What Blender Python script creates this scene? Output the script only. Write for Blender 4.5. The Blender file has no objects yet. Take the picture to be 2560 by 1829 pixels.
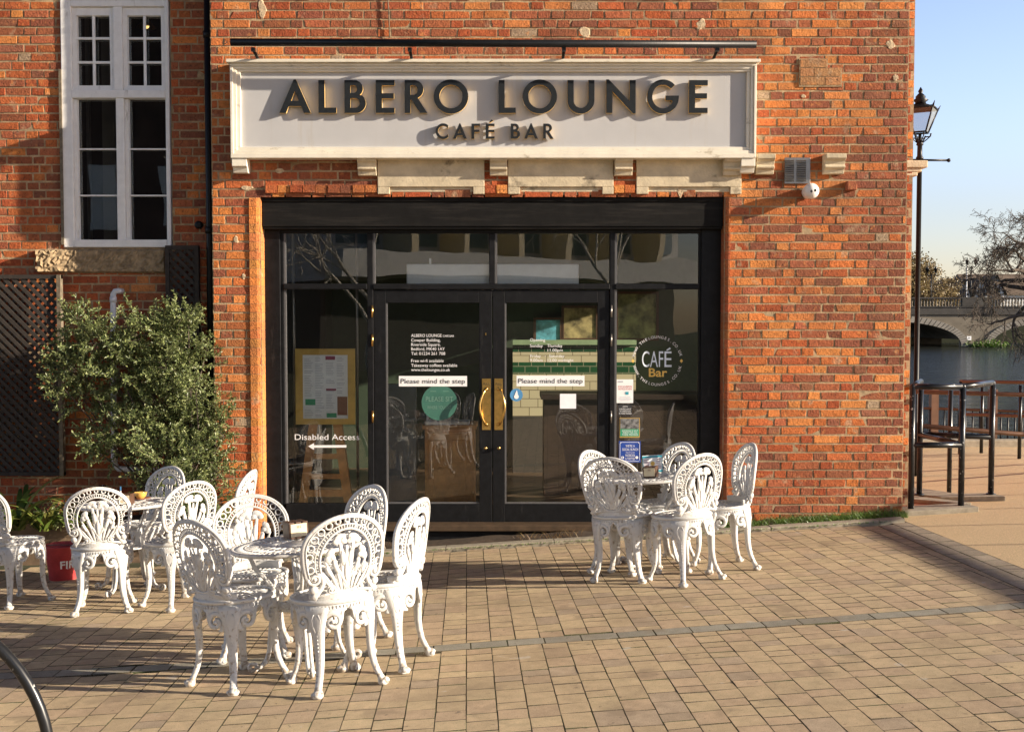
import bpy, bmesh, math, random
import numpy as np
from mathutils import Vector, Matrix
R = random.Random(7)
C = bpy.context.scene.collection
PI = math.pi
rad = math.radians
# ------------------------------------------------------------------ camera model (source pixels of the photograph -> metres)
FPX, CX, CY = 2816.0, 1280.0, 914.5
PITCH = math.atan(117.3 / FPX)
CAM = Vector((0, 0, 1.52))
FW = Vector((0, math.cos(PITCH), -math.sin(PITCH)))
UPV = Vector((0, math.sin(PITCH), math.cos(PITCH)))
def ray(u, v):
    return FW + Vector(((u - CX) / FPX, 0, 0)) - UPV * ((v - CY) / FPX)
def at(u, v, Y):
    d = ray(u, v); return CAM + d * (Y / d.y)
def gz(x, y):
    y = max(y, -6)
    return .063 * min(x, 6) - .040 * min(y, 16) + .0075 * max(0, min(-x, 6) - 1) ** 2
def ground(u, v, h=0.0):
    d = ray(u, v); lo, hi = 1.0, 60.0
    for _ in range(50):
        m = (lo + hi) / 2; p = CAM + d * m
        if p.z > gz(p.x, p.y) + h: lo = m
        else: hi = m
    return CAM + d * lo
def tilt(x, y, ang):
    e = .05
    n = Vector((-(gz(x + e, y) - gz(x - e, y)) / (2 * e), -(gz(x, y + e) - gz(x, y - e)) / (2 * e), 1)).normalized()
    f = Vector((-math.sin(ang), math.cos(ang), 0)); f = (f - n * f.dot(n)).normalized()
    s = f.cross(n)
    return Matrix((s, f, n)).transposed()
YW = 9.64                     # face of the cafe's front wall
YL = 10.01                    # face of the set-back wall on the left
def px(u, v=800, Y=YW): return at(u, v, Y).x
def pz(v, Y=YW): return at(CX, v, Y).z
# ------------------------------------------------------------------ object helpers
def setp(o, label=None, cat=None, group=None, kind=None):
    if label: o['label'] = label
    if cat: o['category'] = cat
    if group: o['group'] = group
    if kind: o['kind'] = kind
    return o
def thing(name, label, cat, loc=(0, 0, 0), group=None, rot=None):
    o = bpy.data.objects.new(name, None); C.objects.link(o)
    o.location = loc; o.empty_display_size = .1
    if rot is not None: o.rotation_euler = rot
    return setp(o, label, cat, group)
class MB:
    def __init__(s): s.v = []; s.f = []; s.m = []; s.c = []; s.sm = []
    def add(s, vs, fs, mi=0, col=None, smooth=False):
        b = len(s.v); s.v += [tuple(p) for p in vs]
        for f in fs:
            s.f.append(tuple(i + b for i in f)); s.m.append(mi); s.c.append(col); s.sm.append(smooth)
    def box(s, x0, x1, y0, y1, z0, z1, mi=0, col=None):
        if x0 > x1: x0, x1 = x1, x0
        if y0 > y1: y0, y1 = y1, y0
        if z0 > z1: z0, z1 = z1, z0
        s.add([(x0,y0,z0),(x1,y0,z0),(x1,y1,z0),(x0,y1,z0),(x0,y0,z1),(x1,y0,z1),(x1,y1,z1),(x0,y1,z1)],
              [(3,2,1,0),(4,5,6,7),(0,1,5,4),(1,2,6,5),(2,3,7,6),(3,0,4,7)], mi, col)
    def cbox(s, c, ax, ay, az, mi=0, col=None):
        c = Vector(c); ax, ay, az = Vector(ax), Vector(ay), Vector(az)
        vs = [c + a * ax + b * ay + d * az for d in (-1, 1) for a, b in ((-1,-1),(1,-1),(1,1),(-1,1))]
        s.add(vs, [(3,2,1,0),(4,5,6,7),(0,1,5,4),(1,2,6,5),(2,3,7,6),(3,0,4,7)], mi, col)
    def beam(s, a, b, w, h, up=(0, 0, 1), mi=0, col=None):
        a, b = Vector(a), Vector(b); d = (b - a); L = d.length
        if L < 1e-6: return
        d.normalize(); up = Vector(up)
        if abs(d.dot(up)) > .98: up = Vector((0, 1, 0))
        sx = d.cross(up).normalized(); sz = sx.cross(d)
        s.cbox((a + b) / 2, d * L / 2, sx * w / 2, sz * h / 2, mi, col)
    def tube(s, pts, r, n=8, closed=False, caps=True, mi=0, flat=1.0, col=None):
        pts = [Vector(p) for p in pts]; k = len(pts)
        rs = r if isinstance(r, (list, tuple)) else [r] * k
        ref = None; rings = []
        for i, p in enumerate(pts):
            if closed: t = pts[(i + 1) % k] - pts[i - 1]
            else: t = pts[min(i + 1, k - 1)] - pts[max(i - 1, 0)]
            t = t.normalized() if t.length > 1e-9 else Vector((0, 0, 1))
            if ref is None:
                ref = Vector((0, 0, 1)) if abs(t.z) < .9 else Vector((0, 1, 0))
            a = (ref - t * ref.dot(t)).normalized(); b = t.cross(a); ref = a
            rings.append([p + (a * math.cos(2*PI*j/n) + b * math.sin(2*PI*j/n) * flat) * rs[i] for j in range(n)])
        vs = [q for rg in rings for q in rg]; fs = []
        m = k if closed else k - 1
        for i in range(m):
            a, b = i * n, ((i + 1) % k) * n
            for j in range(n): fs.append((a + j, a + (j+1) % n, b + (j+1) % n, b + j))
        if caps and not closed:
            fs.append(tuple(range(n))[::-1]); fs.append(tuple((k-1)*n + j for j in range(n)))
        s.add(vs, fs, mi, col, True)
    def lathe(s, prof, n=24, c=(0, 0, 0), mi=0, smooth=True, cap=True):
        c = Vector(c); vs = []; fs = []
        for r, z in prof:
            for j in range(n):
                a = 2*PI*j/n; vs.append(c + Vector((r*math.cos(a), r*math.sin(a), z)))
        for i in range(len(prof) - 1):
            for j in range(n):
                fs.append((i*n + j, i*n + (j+1) % n, (i+1)*n + (j+1) % n, (i+1)*n + j))
        if cap:
            fs.append(tuple(range(n))[::-1]); fs.append(tuple((len(prof)-1)*n + j for j in range(n)))
        s.add(vs, fs, mi, None, smooth)
    def sphere(s, c, r, n=10, m=7, sc=(1, 1, 1), mi=0):
        prof = [(max(1e-4, math.cos(a)) , math.sin(a)) for a in [-PI/2 + PI*i/m for i in range(m + 1)]]
        b = len(s.v); s.lathe(prof, n, (0, 0, 0), mi)
        c = Vector(c)
        for i in range(b, len(s.v)):
            p = s.v[i]; s.v[i] = (c.x + p[0]*r*sc[0], c.y + p[1]*r*sc[1], c.z + p[2]*r*sc[2])
    def build(s, name, mat, parent=None, bevel=0, label=None):
        me = bpy.data.meshes.new(name)
        me.from_pydata(s.v, [], s.f)
        mats = mat if isinstance(mat, (list, tuple)) else [mat]
        for m in mats: me.materials.append(m)
        me.polygons.foreach_set('material_index', s.m)
        me.polygons.foreach_set('use_smooth', s.sm)
        if any(c is not None for c in s.c):
            at_ = me.color_attributes.new('Col', 'FLOAT_COLOR', 'CORNER')
            arr = []
            for f, c in zip(s.f, s.c):
                c = c or (1, 1, 1); arr += [c[0], c[1], c[2], 1] * len(f)
            at_.data.foreach_set('color', arr)
        me.update()
        o = bpy.data.objects.new(name, me); C.objects.link(o)
        if parent: o.parent = parent
        if bevel:
            b = o.modifiers.new('bevel', 'BEVEL'); b.width = bevel; b.segments = 2; b.limit_method = 'ANGLE'; b.angle_limit = rad(50)
        if label: o['label'] = label
        return o
def top(o, label, cat, group=None): return setp(o, label, cat, group)
# ------------------------------------------------------------------ materials
def nt(name):
    m = bpy.data.materials.new(name); m.use_nodes = True
    t = m.node_tree; return m, t, t.nodes['Principled BSDF']
def mat(name, col, rough=.6, metal=0, noise=.12, scale=12, bump=0, bscale=80, spec=.5, coat=0, stain=None, sc=(9, 9, .9), sth=(.56, .72), grime=None):
    m, t, b = nt(name); N, L = t.nodes, t.links
    b.inputs['Roughness'].default_value = rough; b.inputs['Metallic'].default_value = metal
    b.inputs['Specular IOR Level'].default_value = spec
    if coat: b.inputs['Coat Weight'].default_value = coat; b.inputs['Coat Roughness'].default_value = .12
    tc = N.new('ShaderNodeTexCoord'); nz = N.new('ShaderNodeTexNoise')
    nz.inputs['Scale'].default_value = scale; nz.inputs['Detail'].default_value = 6; nz.inputs['Roughness'].default_value = .62
    L.new(tc.outputs['Object'], nz.inputs['Vector'])
    mp = N.new('ShaderNodeMapRange'); mp.inputs['From Min'].default_value = .3; mp.inputs['From Max'].default_value = .7
    mp.inputs['To Min'].default_value = 1 - noise; mp.inputs['To Max'].default_value = 1 + noise
    L.new(nz.outputs['Fac'], mp.inputs['Value'])
    mx = N.new('ShaderNodeVectorMath'); mx.operation = 'SCALE'; mx.inputs[0].default_value = col[:3]
    L.new(mp.outputs['Result'], mx.inputs['Scale']); out = mx.outputs['Vector']
    if stain:
        mpp = N.new('ShaderNodeMapping'); mpp.inputs['Scale'].default_value = sc; n4 = N.new('ShaderNodeTexNoise'); n4.inputs['Scale'].default_value = 1; n4.inputs['Detail'].default_value = 6; n4.inputs['Roughness'].default_value = .7
        L.new(tc.outputs['Object'], mpp.inputs['Vector']); L.new(mpp.outputs['Vector'], n4.inputs['Vector'])
        m4 = N.new('ShaderNodeMapRange'); m4.inputs['From Min'].default_value = sth[0]; m4.inputs['From Max'].default_value = sth[1]; m4.inputs['To Max'].default_value = stain[3]; L.new(n4.outputs['Fac'], m4.inputs['Value'])
        mi = N.new('ShaderNodeMix'); mi.data_type = 'RGBA'; mi.inputs[7].default_value = (*stain[:3], 1); L.new(m4.outputs['Result'], mi.inputs[0]); L.new(out, mi.inputs[6]); out = mi.outputs[2]
    if grime:     # dirt and rust collected on the feet and in the castings
        sx = N.new('ShaderNodeSeparateXYZ'); L.new(tc.outputs['Object'], sx.inputs[0]); n5 = N.new('ShaderNodeTexNoise'); n5.inputs['Scale'].default_value = 45; n5.inputs['Detail'].default_value = 6; L.new(tc.outputs['Object'], n5.inputs['Vector'])
        mz = N.new('ShaderNodeMapRange'); mz.inputs['From Min'].default_value = 0; mz.inputs['From Max'].default_value = .16; mz.inputs['To Min'].default_value = .16; mz.inputs['To Max'].default_value = .0; L.new(sx.outputs['Z'], mz.inputs['Value'])
        ad = N.new('ShaderNodeMath'); ad.operation = 'ADD'; L.new(n5.outputs['Fac'], ad.inputs[0]); L.new(mz.outputs['Result'], ad.inputs[1])
        m5 = N.new('ShaderNodeMapRange'); m5.inputs['From Min'].default_value = .60; m5.inputs['From Max'].default_value = .70; m5.inputs['To Max'].default_value = .75; L.new(ad.outputs[0], m5.inputs['Value'])
        mi = N.new('ShaderNodeMix'); mi.data_type = 'RGBA'; mi.inputs[7].default_value = (*grime, 1); L.new(m5.outputs['Result'], mi.inputs[0]); L.new(out, mi.inputs[6]); out = mi.outputs[2]
    L.new(out, b.inputs['Base Color'])
    if bump:
        n2 = N.new('ShaderNodeTexNoise'); n2.inputs['Scale'].default_value = bscale; n2.inputs['Detail'].default_value = 5
        L.new(tc.outputs['Object'], n2.inputs['Vector'])
        bp = N.new('ShaderNodeBump'); bp.inputs['Strength'].default_value = bump; bp.inputs['Distance'].default_value = .004
        L.new(n2.outputs['Fac'], bp.inputs['Height']); L.new(bp.outputs['Normal'], b.inputs['Normal'])
    return m
def attr_mat(name, rough=.85, noise=.25, scale=30, bump=.6, bscale=120, bdist=.006, speck=None, smear=None, spec=.3):
    m, t, b = nt(name); N, L = t.nodes, t.links
    b.inputs['Roughness'].default_value = rough; b.inputs['Specular IOR Level'].default_value = spec
    tc = N.new('ShaderNodeTexCoord'); at_ = N.new('ShaderNodeAttribute'); at_.attribute_name = 'Col'
    nz = N.new('ShaderNodeTexNoise'); nz.inputs['Scale'].default_value = scale; nz.inputs['Detail'].default_value = 7; nz.inputs['Roughness'].default_value = .65
    L.new(tc.outputs['Object'], nz.inputs['Vector'])
    mp = N.new('ShaderNodeMapRange'); mp.inputs['From Min'].default_value = .3; mp.inputs['From Max'].default_value = .7
    mp.inputs['To Min'].default_value = 1 - noise; mp.inputs['To Max'].default_value = 1 + noise
    L.new(nz.outputs['Fac'], mp.inputs['Value'])
    mx = N.new('ShaderNodeVectorMath'); mx.operation = 'SCALE'
    L.new(at_.outputs['Color'], mx.inputs[0]); L.new(mp.outputs['Result'], mx.inputs['Scale'])
    out = mx.outputs['Vector']
    for (sc, lo, hi, col, amt) in (speck or []):
        n3 = N.new('ShaderNodeTexNoise'); n3.inputs['Scale'].default_value = sc; n3.inputs['Detail'].default_value = 4
        L.new(tc.outputs['Object'], n3.inputs['Vector'])
        m3 = N.new('ShaderNodeMapRange'); m3.inputs['From Min'].default_value = lo; m3.inputs['From Max'].default_value = hi
        m3.inputs['To Max'].default_value = amt
        L.new(n3.outputs['Fac'], m3.inputs['Value'])
        mi = N.new('ShaderNodeMix'); mi.data_type = 'RGBA'; mi.inputs[7].default_value = (*col, 1)
        L.new(m3.outputs['Result'], mi.inputs[0]); L.new(out, mi.inputs[6]); out = mi.outputs[2]
    L.new(out, b.inputs['Base Color'])
    n2 = N.new('ShaderNodeTexNoise'); n2.inputs['Scale'].default_value = bscale; n2.inputs['Detail'].default_value = 6; n2.inputs['Roughness'].default_value = .6
    L.new(tc.outputs['Object'], n2.inputs['Vector'])
    bp = N.new('ShaderNodeBump'); bp.inputs['Strength'].default_value = bump; bp.inputs['Distance'].default_value = bdist
    L.new(n2.outputs['Fac'], bp.inputs['Height']); L.new(bp.outputs['Normal'], b.inputs['Normal'])
    return m
M = {}
M['brick'] = attr_mat('brick', .9, .26, 28, .85, 70, .010, speck=[(9, .62, .72, (.46, .33, .21), .6), (60, .58, .70, (.05, .022, .018), .7), (1.7, .50, .70, (.13, .055, .035), .55), (19, .60, .70, (.62, .25, .08), .5)])
M['mortar'] = mat('mortar', (.44, .32, .185), .95, noise=.35, scale=25, bump=.9, bscale=120, stain=(.13, .085, .055, .75), sc=(.9, .9, .9), sth=(.42, .62))
M['paver'] = attr_mat('paver', .88, .16, 14, .8, 260, .005, speck=[(330, .57, .67, (.70, .60, .45), .6), (280, .58, .68, (.07, .05, .035), .65), (1.3, .52, .75, (.20, .15, .10), .5), (7, .70, .74, (.55, .53, .48), .5), (22, .68, .72, (.10, .08, .06), .6), (4.3, .60, .70, (.25, .19, .13), .5)])
M['joint'] = mat('joint_sand', (.05, .055, .022), .95, noise=.5, scale=9, bump=1, bscale=150)
M['stone'] = mat('lintel_stone', (.58, .49, .34), .85, noise=.2, scale=7, bump=.7, bscale=60, stain=(.13, .105, .075, .85), sc=(4, 4, 5), sth=(.58, .70))
M['kerbstone'] = mat('kerb_stone', (.33, .29, .22), .9, noise=.25, scale=14, bump=.8, bscale=160)
M['roughrender'] = mat('crumbling_render', (.30, .22, .13), .95, noise=.5, scale=16, bump=1, bscale=40)
M['signwhite'] = mat('sign_frame_paint', (.76, .71, .60), .5, noise=.07, scale=9, bump=.12, bscale=30, stain=(.34, .29, .20, .75), sc=(7, 7, 14), sth=(.60, .72))
M['signpanel'] = mat('sign_panel_paint', (.475, .475, .48), .6, noise=.05, scale=3, bump=.1, bscale=20, stain=(.42, .38, .32, .55), sc=(10, 10, .8), sth=(.55, .75))
M['letter'] = mat('letter_face', (.016, .019, .022), .6, noise=.25, scale=40, spec=.2)
M['brassedge'] = mat('brass_edge', (.80, .56, .22), .4, .35, noise=.1)
M['brass'] = mat('brass', (.66, .44, .15), .28, 1, noise=.18, scale=30)
M['blackpaint'] = mat('black_paint', (.008, .0085, .010), .5, noise=.4, scale=18, bump=.15, bscale=40, spec=.2, stain=(.05, .048, .045, .5), sc=(20, 20, 3), sth=(.6, .74))
M['blackmetal'] = mat('black_metal', (.008, .009, .011), .42, noise=.3, scale=25, bump=.1, bscale=60, spec=.3)
M['whitepaint'] = mat('window_paint', (.87, .865, .85), .45, noise=.06, scale=14, bump=.15, bscale=50, stain=(.36, .34, .30, .6), sc=(14, 14, 3), sth=(.6, .72))
M['chair'] = mat('chair_paint', (.62, .617, .60), .45, noise=.06, scale=30, bump=.25, bscale=120, grime=(.30, .23, .16))
M['pvc'] = mat('pvc_pipe', (.70, .71, .73), .35, noise=.05)
M['trellis'] = mat('trellis_wood', (.038, .030, .024), .8, noise=.35, scale=20)
M['trellispost'] = mat('weathered_post', (.16, .13, .09), .85, noise=.4, scale=30)
M['wood'] = mat('oak', (.66, .31, .09), .45, noise=.25, scale=9)
M['darkwood'] = mat('dark_wood', (.09, .045, .025), .45, noise=.3, scale=20)
M['sillwood'] = mat('sill_wood', (.075, .048, .028), .5, noise=.3, scale=15)
M['steel'] = mat('vent_steel', (.24, .22, .20), .35, .8, noise=.15)
M['redpaint'] = mat('red_bucket', (.48, .055, .06), .45, noise=.2, scale=15)
M['cream'] = mat('cream_card', (.72, .62, .42), .6)
M['paper'] = mat('paper', (.88, .90, .94), .5, noise=.05)
M['white'] = mat('white_vinyl', (.90, .90, .90), .5, noise=.03)
M['ink'] = mat('ink', (.03, .03, .035), .6)
M['red'] = mat('red_ink', (.55, .05, .06), .6)
M['green'] = mat('green_ink', (.03, .33, .18), .5)
M['teal'] = mat('teal_ink', (.03, .35, .45), .5)
M['dgreen'] = mat('green_vinyl', (.05, .16, .12), .45)
M['blue'] = mat('blue_vinyl', (.02, .07, .36), .4)
M['lblue'] = mat('light_blue_vinyl', (.08, .28, .55), .5)
M['plum'] = mat('plum_ink', (.28, .03, .10), .5)
M['brownink'] = mat('brown_ink', (.28, .12, .08), .5)
M['gold'] = mat('gold_board', (.62, .42, .13), .3, .6, noise=.2, scale=5, bump=.5, bscale=12)
M['goldink'] = mat('gold_ink', (.85, .55, .12), .5)
M['yellowcup'] = mat('yellow_glaze', (.70, .42, .10), .2, coat=.5)
M['soil'] = mat('soil', (.06, .04, .025), .95, noise=.5, scale=20, bump=1, bscale=60)
M['planter'] = mat('planter_concrete', (.20, .135, .085), .9, noise=.35, scale=8, bump=.6, bscale=60)
M['resin'] = mat('resin_gravel', (.56, .41, .235), .9, noise=.45, scale=130, bump=.8, bscale=300)
M['brownrail'] = mat('bronze_rail', (.16, .085, .05), .4, noise=.2)
M['rampwall'] = mat('ramp_brick', (.30, .13, .06), .85, noise=.3)
M['bridge'] = mat('bridge_stone', (.17, .145, .11), .9, noise=.3, scale=.8, bump=.4, bscale=4)
M['bridgedark'] = mat('dark_stone', (.05, .046, .042), .9, noise=.4, scale=.9)  # bridge parapet tone, darker than the arch wall stone
M['roof'] = mat('tile_roof', (.13, .095, .07), .85, noise=.3, scale=1.2)
M['timber'] = mat('timber_black', (.04, .035, .03), .8)
M['plaster'] = mat('white_plaster', (.68, .68, .66), .8)
M['bark'] = mat('bark', (.085, .065, .05), .9, noise=.4, scale=6, bump=.5, bscale=20)
M['birch'] = mat('birch_bark', (.60, .56, .48), .8, noise=.5, scale=5)
M['mud'] = mat('river_bank', (.022, .028, .012), .95, noise=.4, scale=2)
M['camwhite'] = mat('camera_white', (.78, .76, .73), .3, noise=.03)
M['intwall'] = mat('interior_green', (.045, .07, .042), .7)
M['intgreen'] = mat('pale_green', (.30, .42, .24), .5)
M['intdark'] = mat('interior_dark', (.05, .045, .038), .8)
M['floor'] = mat('interior_floor', (.10, .065, .04), .35, noise=.3)
M['greytile'] = mat('grey_tile', (.20, .23, .25), .3)
M['render_white'] = mat('white_render', (.55, .55, .57), .8, noise=.06, scale=1)
M['brickplain'] = mat('plain_brick', (.30, .11, .06), .9, noise=.35, scale=5, bump=.5, bscale=30)
M['slate'] = mat('blue_cladding', (.12, .18, .22), .5)
M['ballglass'] = mat('bulb', (.9, .8, .6), .2)
def tile_mat(name, c1, c2, mortar, w, h):
    m, t, b = nt(name); N, L = t.nodes, t.links
    tc = N.new('ShaderNodeTexCoord'); mp = N.new('ShaderNodeMapping'); mp.inputs['Rotation'].default_value = (rad(90), 0, 0)
    br = N.new('ShaderNodeTexBrick'); br.inputs['Color1'].default_value = (*c1, 1); br.inputs['Color2'].default_value = (*c2, 1); br.inputs['Mortar'].default_value = (*mortar, 1)
    br.inputs['Scale'].default_value = 1; br.inputs['Brick Width'].default_value = w; br.inputs['Row Height'].default_value = h; br.inputs['Mortar Size'].default_value = .004
    L.new(tc.outputs['Object'], mp.inputs['Vector']); L.new(mp.outputs['Vector'], br.inputs['Vector']); L.new(br.outputs['Color'], b.inputs['Base Color'])
    b.inputs['Roughness'].default_value = .2
    return m
M['creamtile'] = tile_mat('cream_tile', (.66, .60, .40), (.62, .55, .36), (.2, .16, .1), .20, .10)
M['greentile'] = tile_mat('green_tile', (.02, .10, .04), (.015, .075, .03), (.3, .3, .2), .15, .075)
def glass_mat(name, tint=(.92, .95, .93), ior=1.55, wave=.0, rough=0.0):
    m = bpy.data.materials.new(name); m.use_nodes = True; t = m.node_tree; N, L = t.nodes, t.links
    for n in list(N): N.remove(n)
    o = N.new('ShaderNodeOutputMaterial'); tr = N.new('ShaderNodeBsdfTransparent'); tr.inputs['Color'].default_value = (*tint, 1)
    gl = N.new('ShaderNodeBsdfGlossy'); gl.inputs['Roughness'].default_value = rough; gl.inputs['Color'].default_value = (1, 1, 1, 1)
    fr = N.new('ShaderNodeFresnel'); fr.inputs['IOR'].default_value = ior
    mu = N.new('ShaderNodeMath'); mu.operation = 'MULTIPLY'; mu.inputs[1].default_value = 1.7; mu.use_clamp = True
    L.new(fr.outputs[0], mu.inputs[0])
    mx = N.new('ShaderNodeMixShader'); L.new(mu.outputs[0], mx.inputs[0]); L.new(tr.outputs[0], mx.inputs[1]); L.new(gl.outputs[0], mx.inputs[2])
    L.new(mx.outputs[0], o.inputs[0])
    if wave:
        tc = N.new('ShaderNodeTexCoord'); nz = N.new('ShaderNodeTexNoise'); nz.inputs['Scale'].default_value = 1.6; nz.inputs['Detail'].default_value = 1
        L.new(tc.outputs['Object'], nz.inputs['Vector'])
        bp = N.new('ShaderNodeBump'); bp.inputs['Strength'].default_value = wave; bp.inputs['Distance'].default_value = .02
        L.new(nz.outputs['Fac'], bp.inputs['Height']); L.new(bp.outputs['Normal'], gl.inputs['Normal'])
    return m
M['glass'] = glass_mat('shop_glass', wave=.10)
M['oldglass'] = glass_mat('window_glass', wave=.14)
M['lampglass'] = glass_mat('lantern_glass', (.75, .8, .82), rough=.2)
def leaf_mat(name, c1, c2, c3, trans=.25):
    m, t, b = nt(name); N, L = t.nodes, t.links
    geo = N.new('ShaderNodeNewGeometry'); cr = N.new('ShaderNodeValToRGB')
    e = cr.color_ramp.elements; e[0].color = (*c1, 1); e[1].color = (*c3, 1)
    k = e.new(.5); k.color = (*c2, 1)
    L.new(geo.outputs['Random Per Island'], cr.inputs[0]); L.new(cr.outputs[0], b.inputs['Base Color'])
    b.inputs['Roughness'].default_value = .42
    tr = N.new('ShaderNodeBsdfTranslucent'); L.new(cr.outputs[0], tr.inputs['Color'])
    mx = N.new('ShaderNodeMixShader'); mx.inputs[0].default_value = trans
    out = N['Material Output']; L.new(b.outputs[0], mx.inputs[1]); L.new(tr.outputs[0], mx.inputs[2]); L.new(mx.outputs[0], out.inputs[0])
    return m
M['leaf'] = leaf_mat('shrub_leaf', (.075, .108, .038), (.15, .188, .068), (.30, .335, .13))
M['strap'] = leaf_mat('strap_leaf', (.05, .10, .02), (.12, .18, .03), (.28, .27, .07))
M['grass'] = leaf_mat('grass_leaf', (.05, .12, .015), (.10, .20, .03), (.20, .26, .06))
M['dryweed'] = leaf_mat('dry_weed', (.10, .05, .02), (.22, .12, .05), (.30, .22, .08))
M['autumn'] = leaf_mat('autumn_leaf', (.16, .11, .05), (.26, .19, .09), (.33, .27, .12))
M['twigleaf'] = leaf_mat('dark_leaf', (.05, .05, .025), (.07, .065, .03), (.11, .10, .05))
# water
m, t, b = nt('river_water'); N, L = t.nodes, t.links
b.inputs['Base Color'].default_value = (.02, .025, .022, 1); b.inputs['Roughness'].default_value = .08; b.inputs['IOR'].default_value = 1.33; b.inputs['Specular IOR Level'].default_value = .5
tc = N.new('ShaderNodeTexCoord'); mp = N.new('ShaderNodeMapping'); mp.inputs['Scale'].default_value = (.8, 3.2, 1)
n1 = N.new('ShaderNodeTexNoise'); n1.inputs['Scale'].default_value = 1.5; n1.inputs['Detail'].default_value = 5; n1.inputs['Roughness'].default_value = .6
L.new(tc.outputs['Object'], mp.inputs['Vector']); L.new(mp.outputs['Vector'], n1.inputs['Vector'])
bp = N.new('ShaderNodeBump'); bp.inputs['Strength'].default_value = 1; bp.inputs['Distance'].default_value = .22
n2 = N.new('ShaderNodeTexNoise'); n2.inputs['Scale'].default_value = .45; n2.inputs['Detail'].default_value = 3; L.new(mp.outputs['Vector'], n2.inputs['Vector'])
mm = N.new('ShaderNodeMath'); mm.operation = 'MULTIPLY_ADD'; mm.inputs[1].default_value = 3.0; L.new(n2.outputs['Fac'], mm.inputs[0]); L.new(n1.outputs['Fac'], mm.inputs[2])
L.new(mm.outputs[0], bp.inputs['Height']); L.new(bp.outputs['Normal'], b.inputs['Normal'])
M['water'] = m
m, t, b = nt('lit_bulb'); b.inputs['Emission Color'].default_value = (1, .62, .2, 1); b.inputs['Emission Strength'].default_value = 1.0
M['bulb'] = m
# ------------------------------------------------------------------ text
def text_mesh(body, size, align='LEFT', ext=0.0, bold=0.0, space=1.0):
    cu = bpy.data.curves.new('txt', 'FONT'); cu.body = body; cu.size = size; cu.align_x = align
    cu.extrude = ext; cu.offset = bold; cu.space_character = space; cu.resolution_u = 4
    o = bpy.data.objects.new('txt', cu); C.objects.link(o)
    dg = bpy.context.evaluated_depsgraph_get(); dg.update()
    me = bpy.data.meshes.new_from_object(o.evaluated_get(dg))
    C.objects.unlink(o); bpy.data.objects.remove(o)
    vs = [v.co.copy() for v in me.vertices]; fs = [tuple(p.vertices) for p in me.polygons]
    bpy.data.meshes.remove(me)
    return vs, fs
def text_on(mb, body, u, v, cap, Y, mi=0, width=None, align='LEFT', bold=0.0, mirror=False):
    """lay a line of text on the plane y=Y: u,v = left (or centre) end of its baseline, cap = cap height, width = run length, in source pixels"""
    s = Y / FPX
    vs, fs = text_mesh(body, cap * s / .70, align, 0, bold)
    if not vs: return
    x0 = min(p.x for p in vs); x1 = max(p.x for p in vs)
    k = (width * s) / (x1 - x0) if width else 1
    o = at(u, v, Y)
    mb.add([(o.x + (p.x - (x0 if align == 'LEFT' else 0)) * k, Y, o.z + p.y) for p in vs], fs, mi)
# ------------------------------------------------------------------ brick walls
ORANGE = [(.57,.185,.050),(.61,.225,.065),(.52,.155,.045)]
RED = [(.42,.105,.036),(.36,.082,.030),(.45,.125,.040),(.34,.10,.046),(.38,.115,.052)]
BROWN = [(.28,.092,.045),(.23,.075,.042),(.31,.10,.045),(.27,.10,.055)]
def bcol(x, z, mode):
    r = R.random()
    if mode == 'front':
        o = .13 + .08 * math.sin(x*1.3 + z*2.1); d = .27
        if x < -2: o, d = .52, .14
        if x > 1.7: o = .50 + .12*math.sin(z*1.7 + x) if z > .6 else .16; d = .16 if z > .6 else .18
        if x > 3.02 - .06 * math.sin(z * 41): o, d = .05, .8
    elif mode == 'left': o, d = .12, .20
    else: o, d = .25, .35
    pal = ORANGE if r < o else (BROWN if r > 1 - d else RED)
    c = R.choice(pal); k = R.uniform(.86, 1.14)
    return tuple(min(.9, q * k * R.uniform(.96, 1.04)) for q in c)
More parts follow.
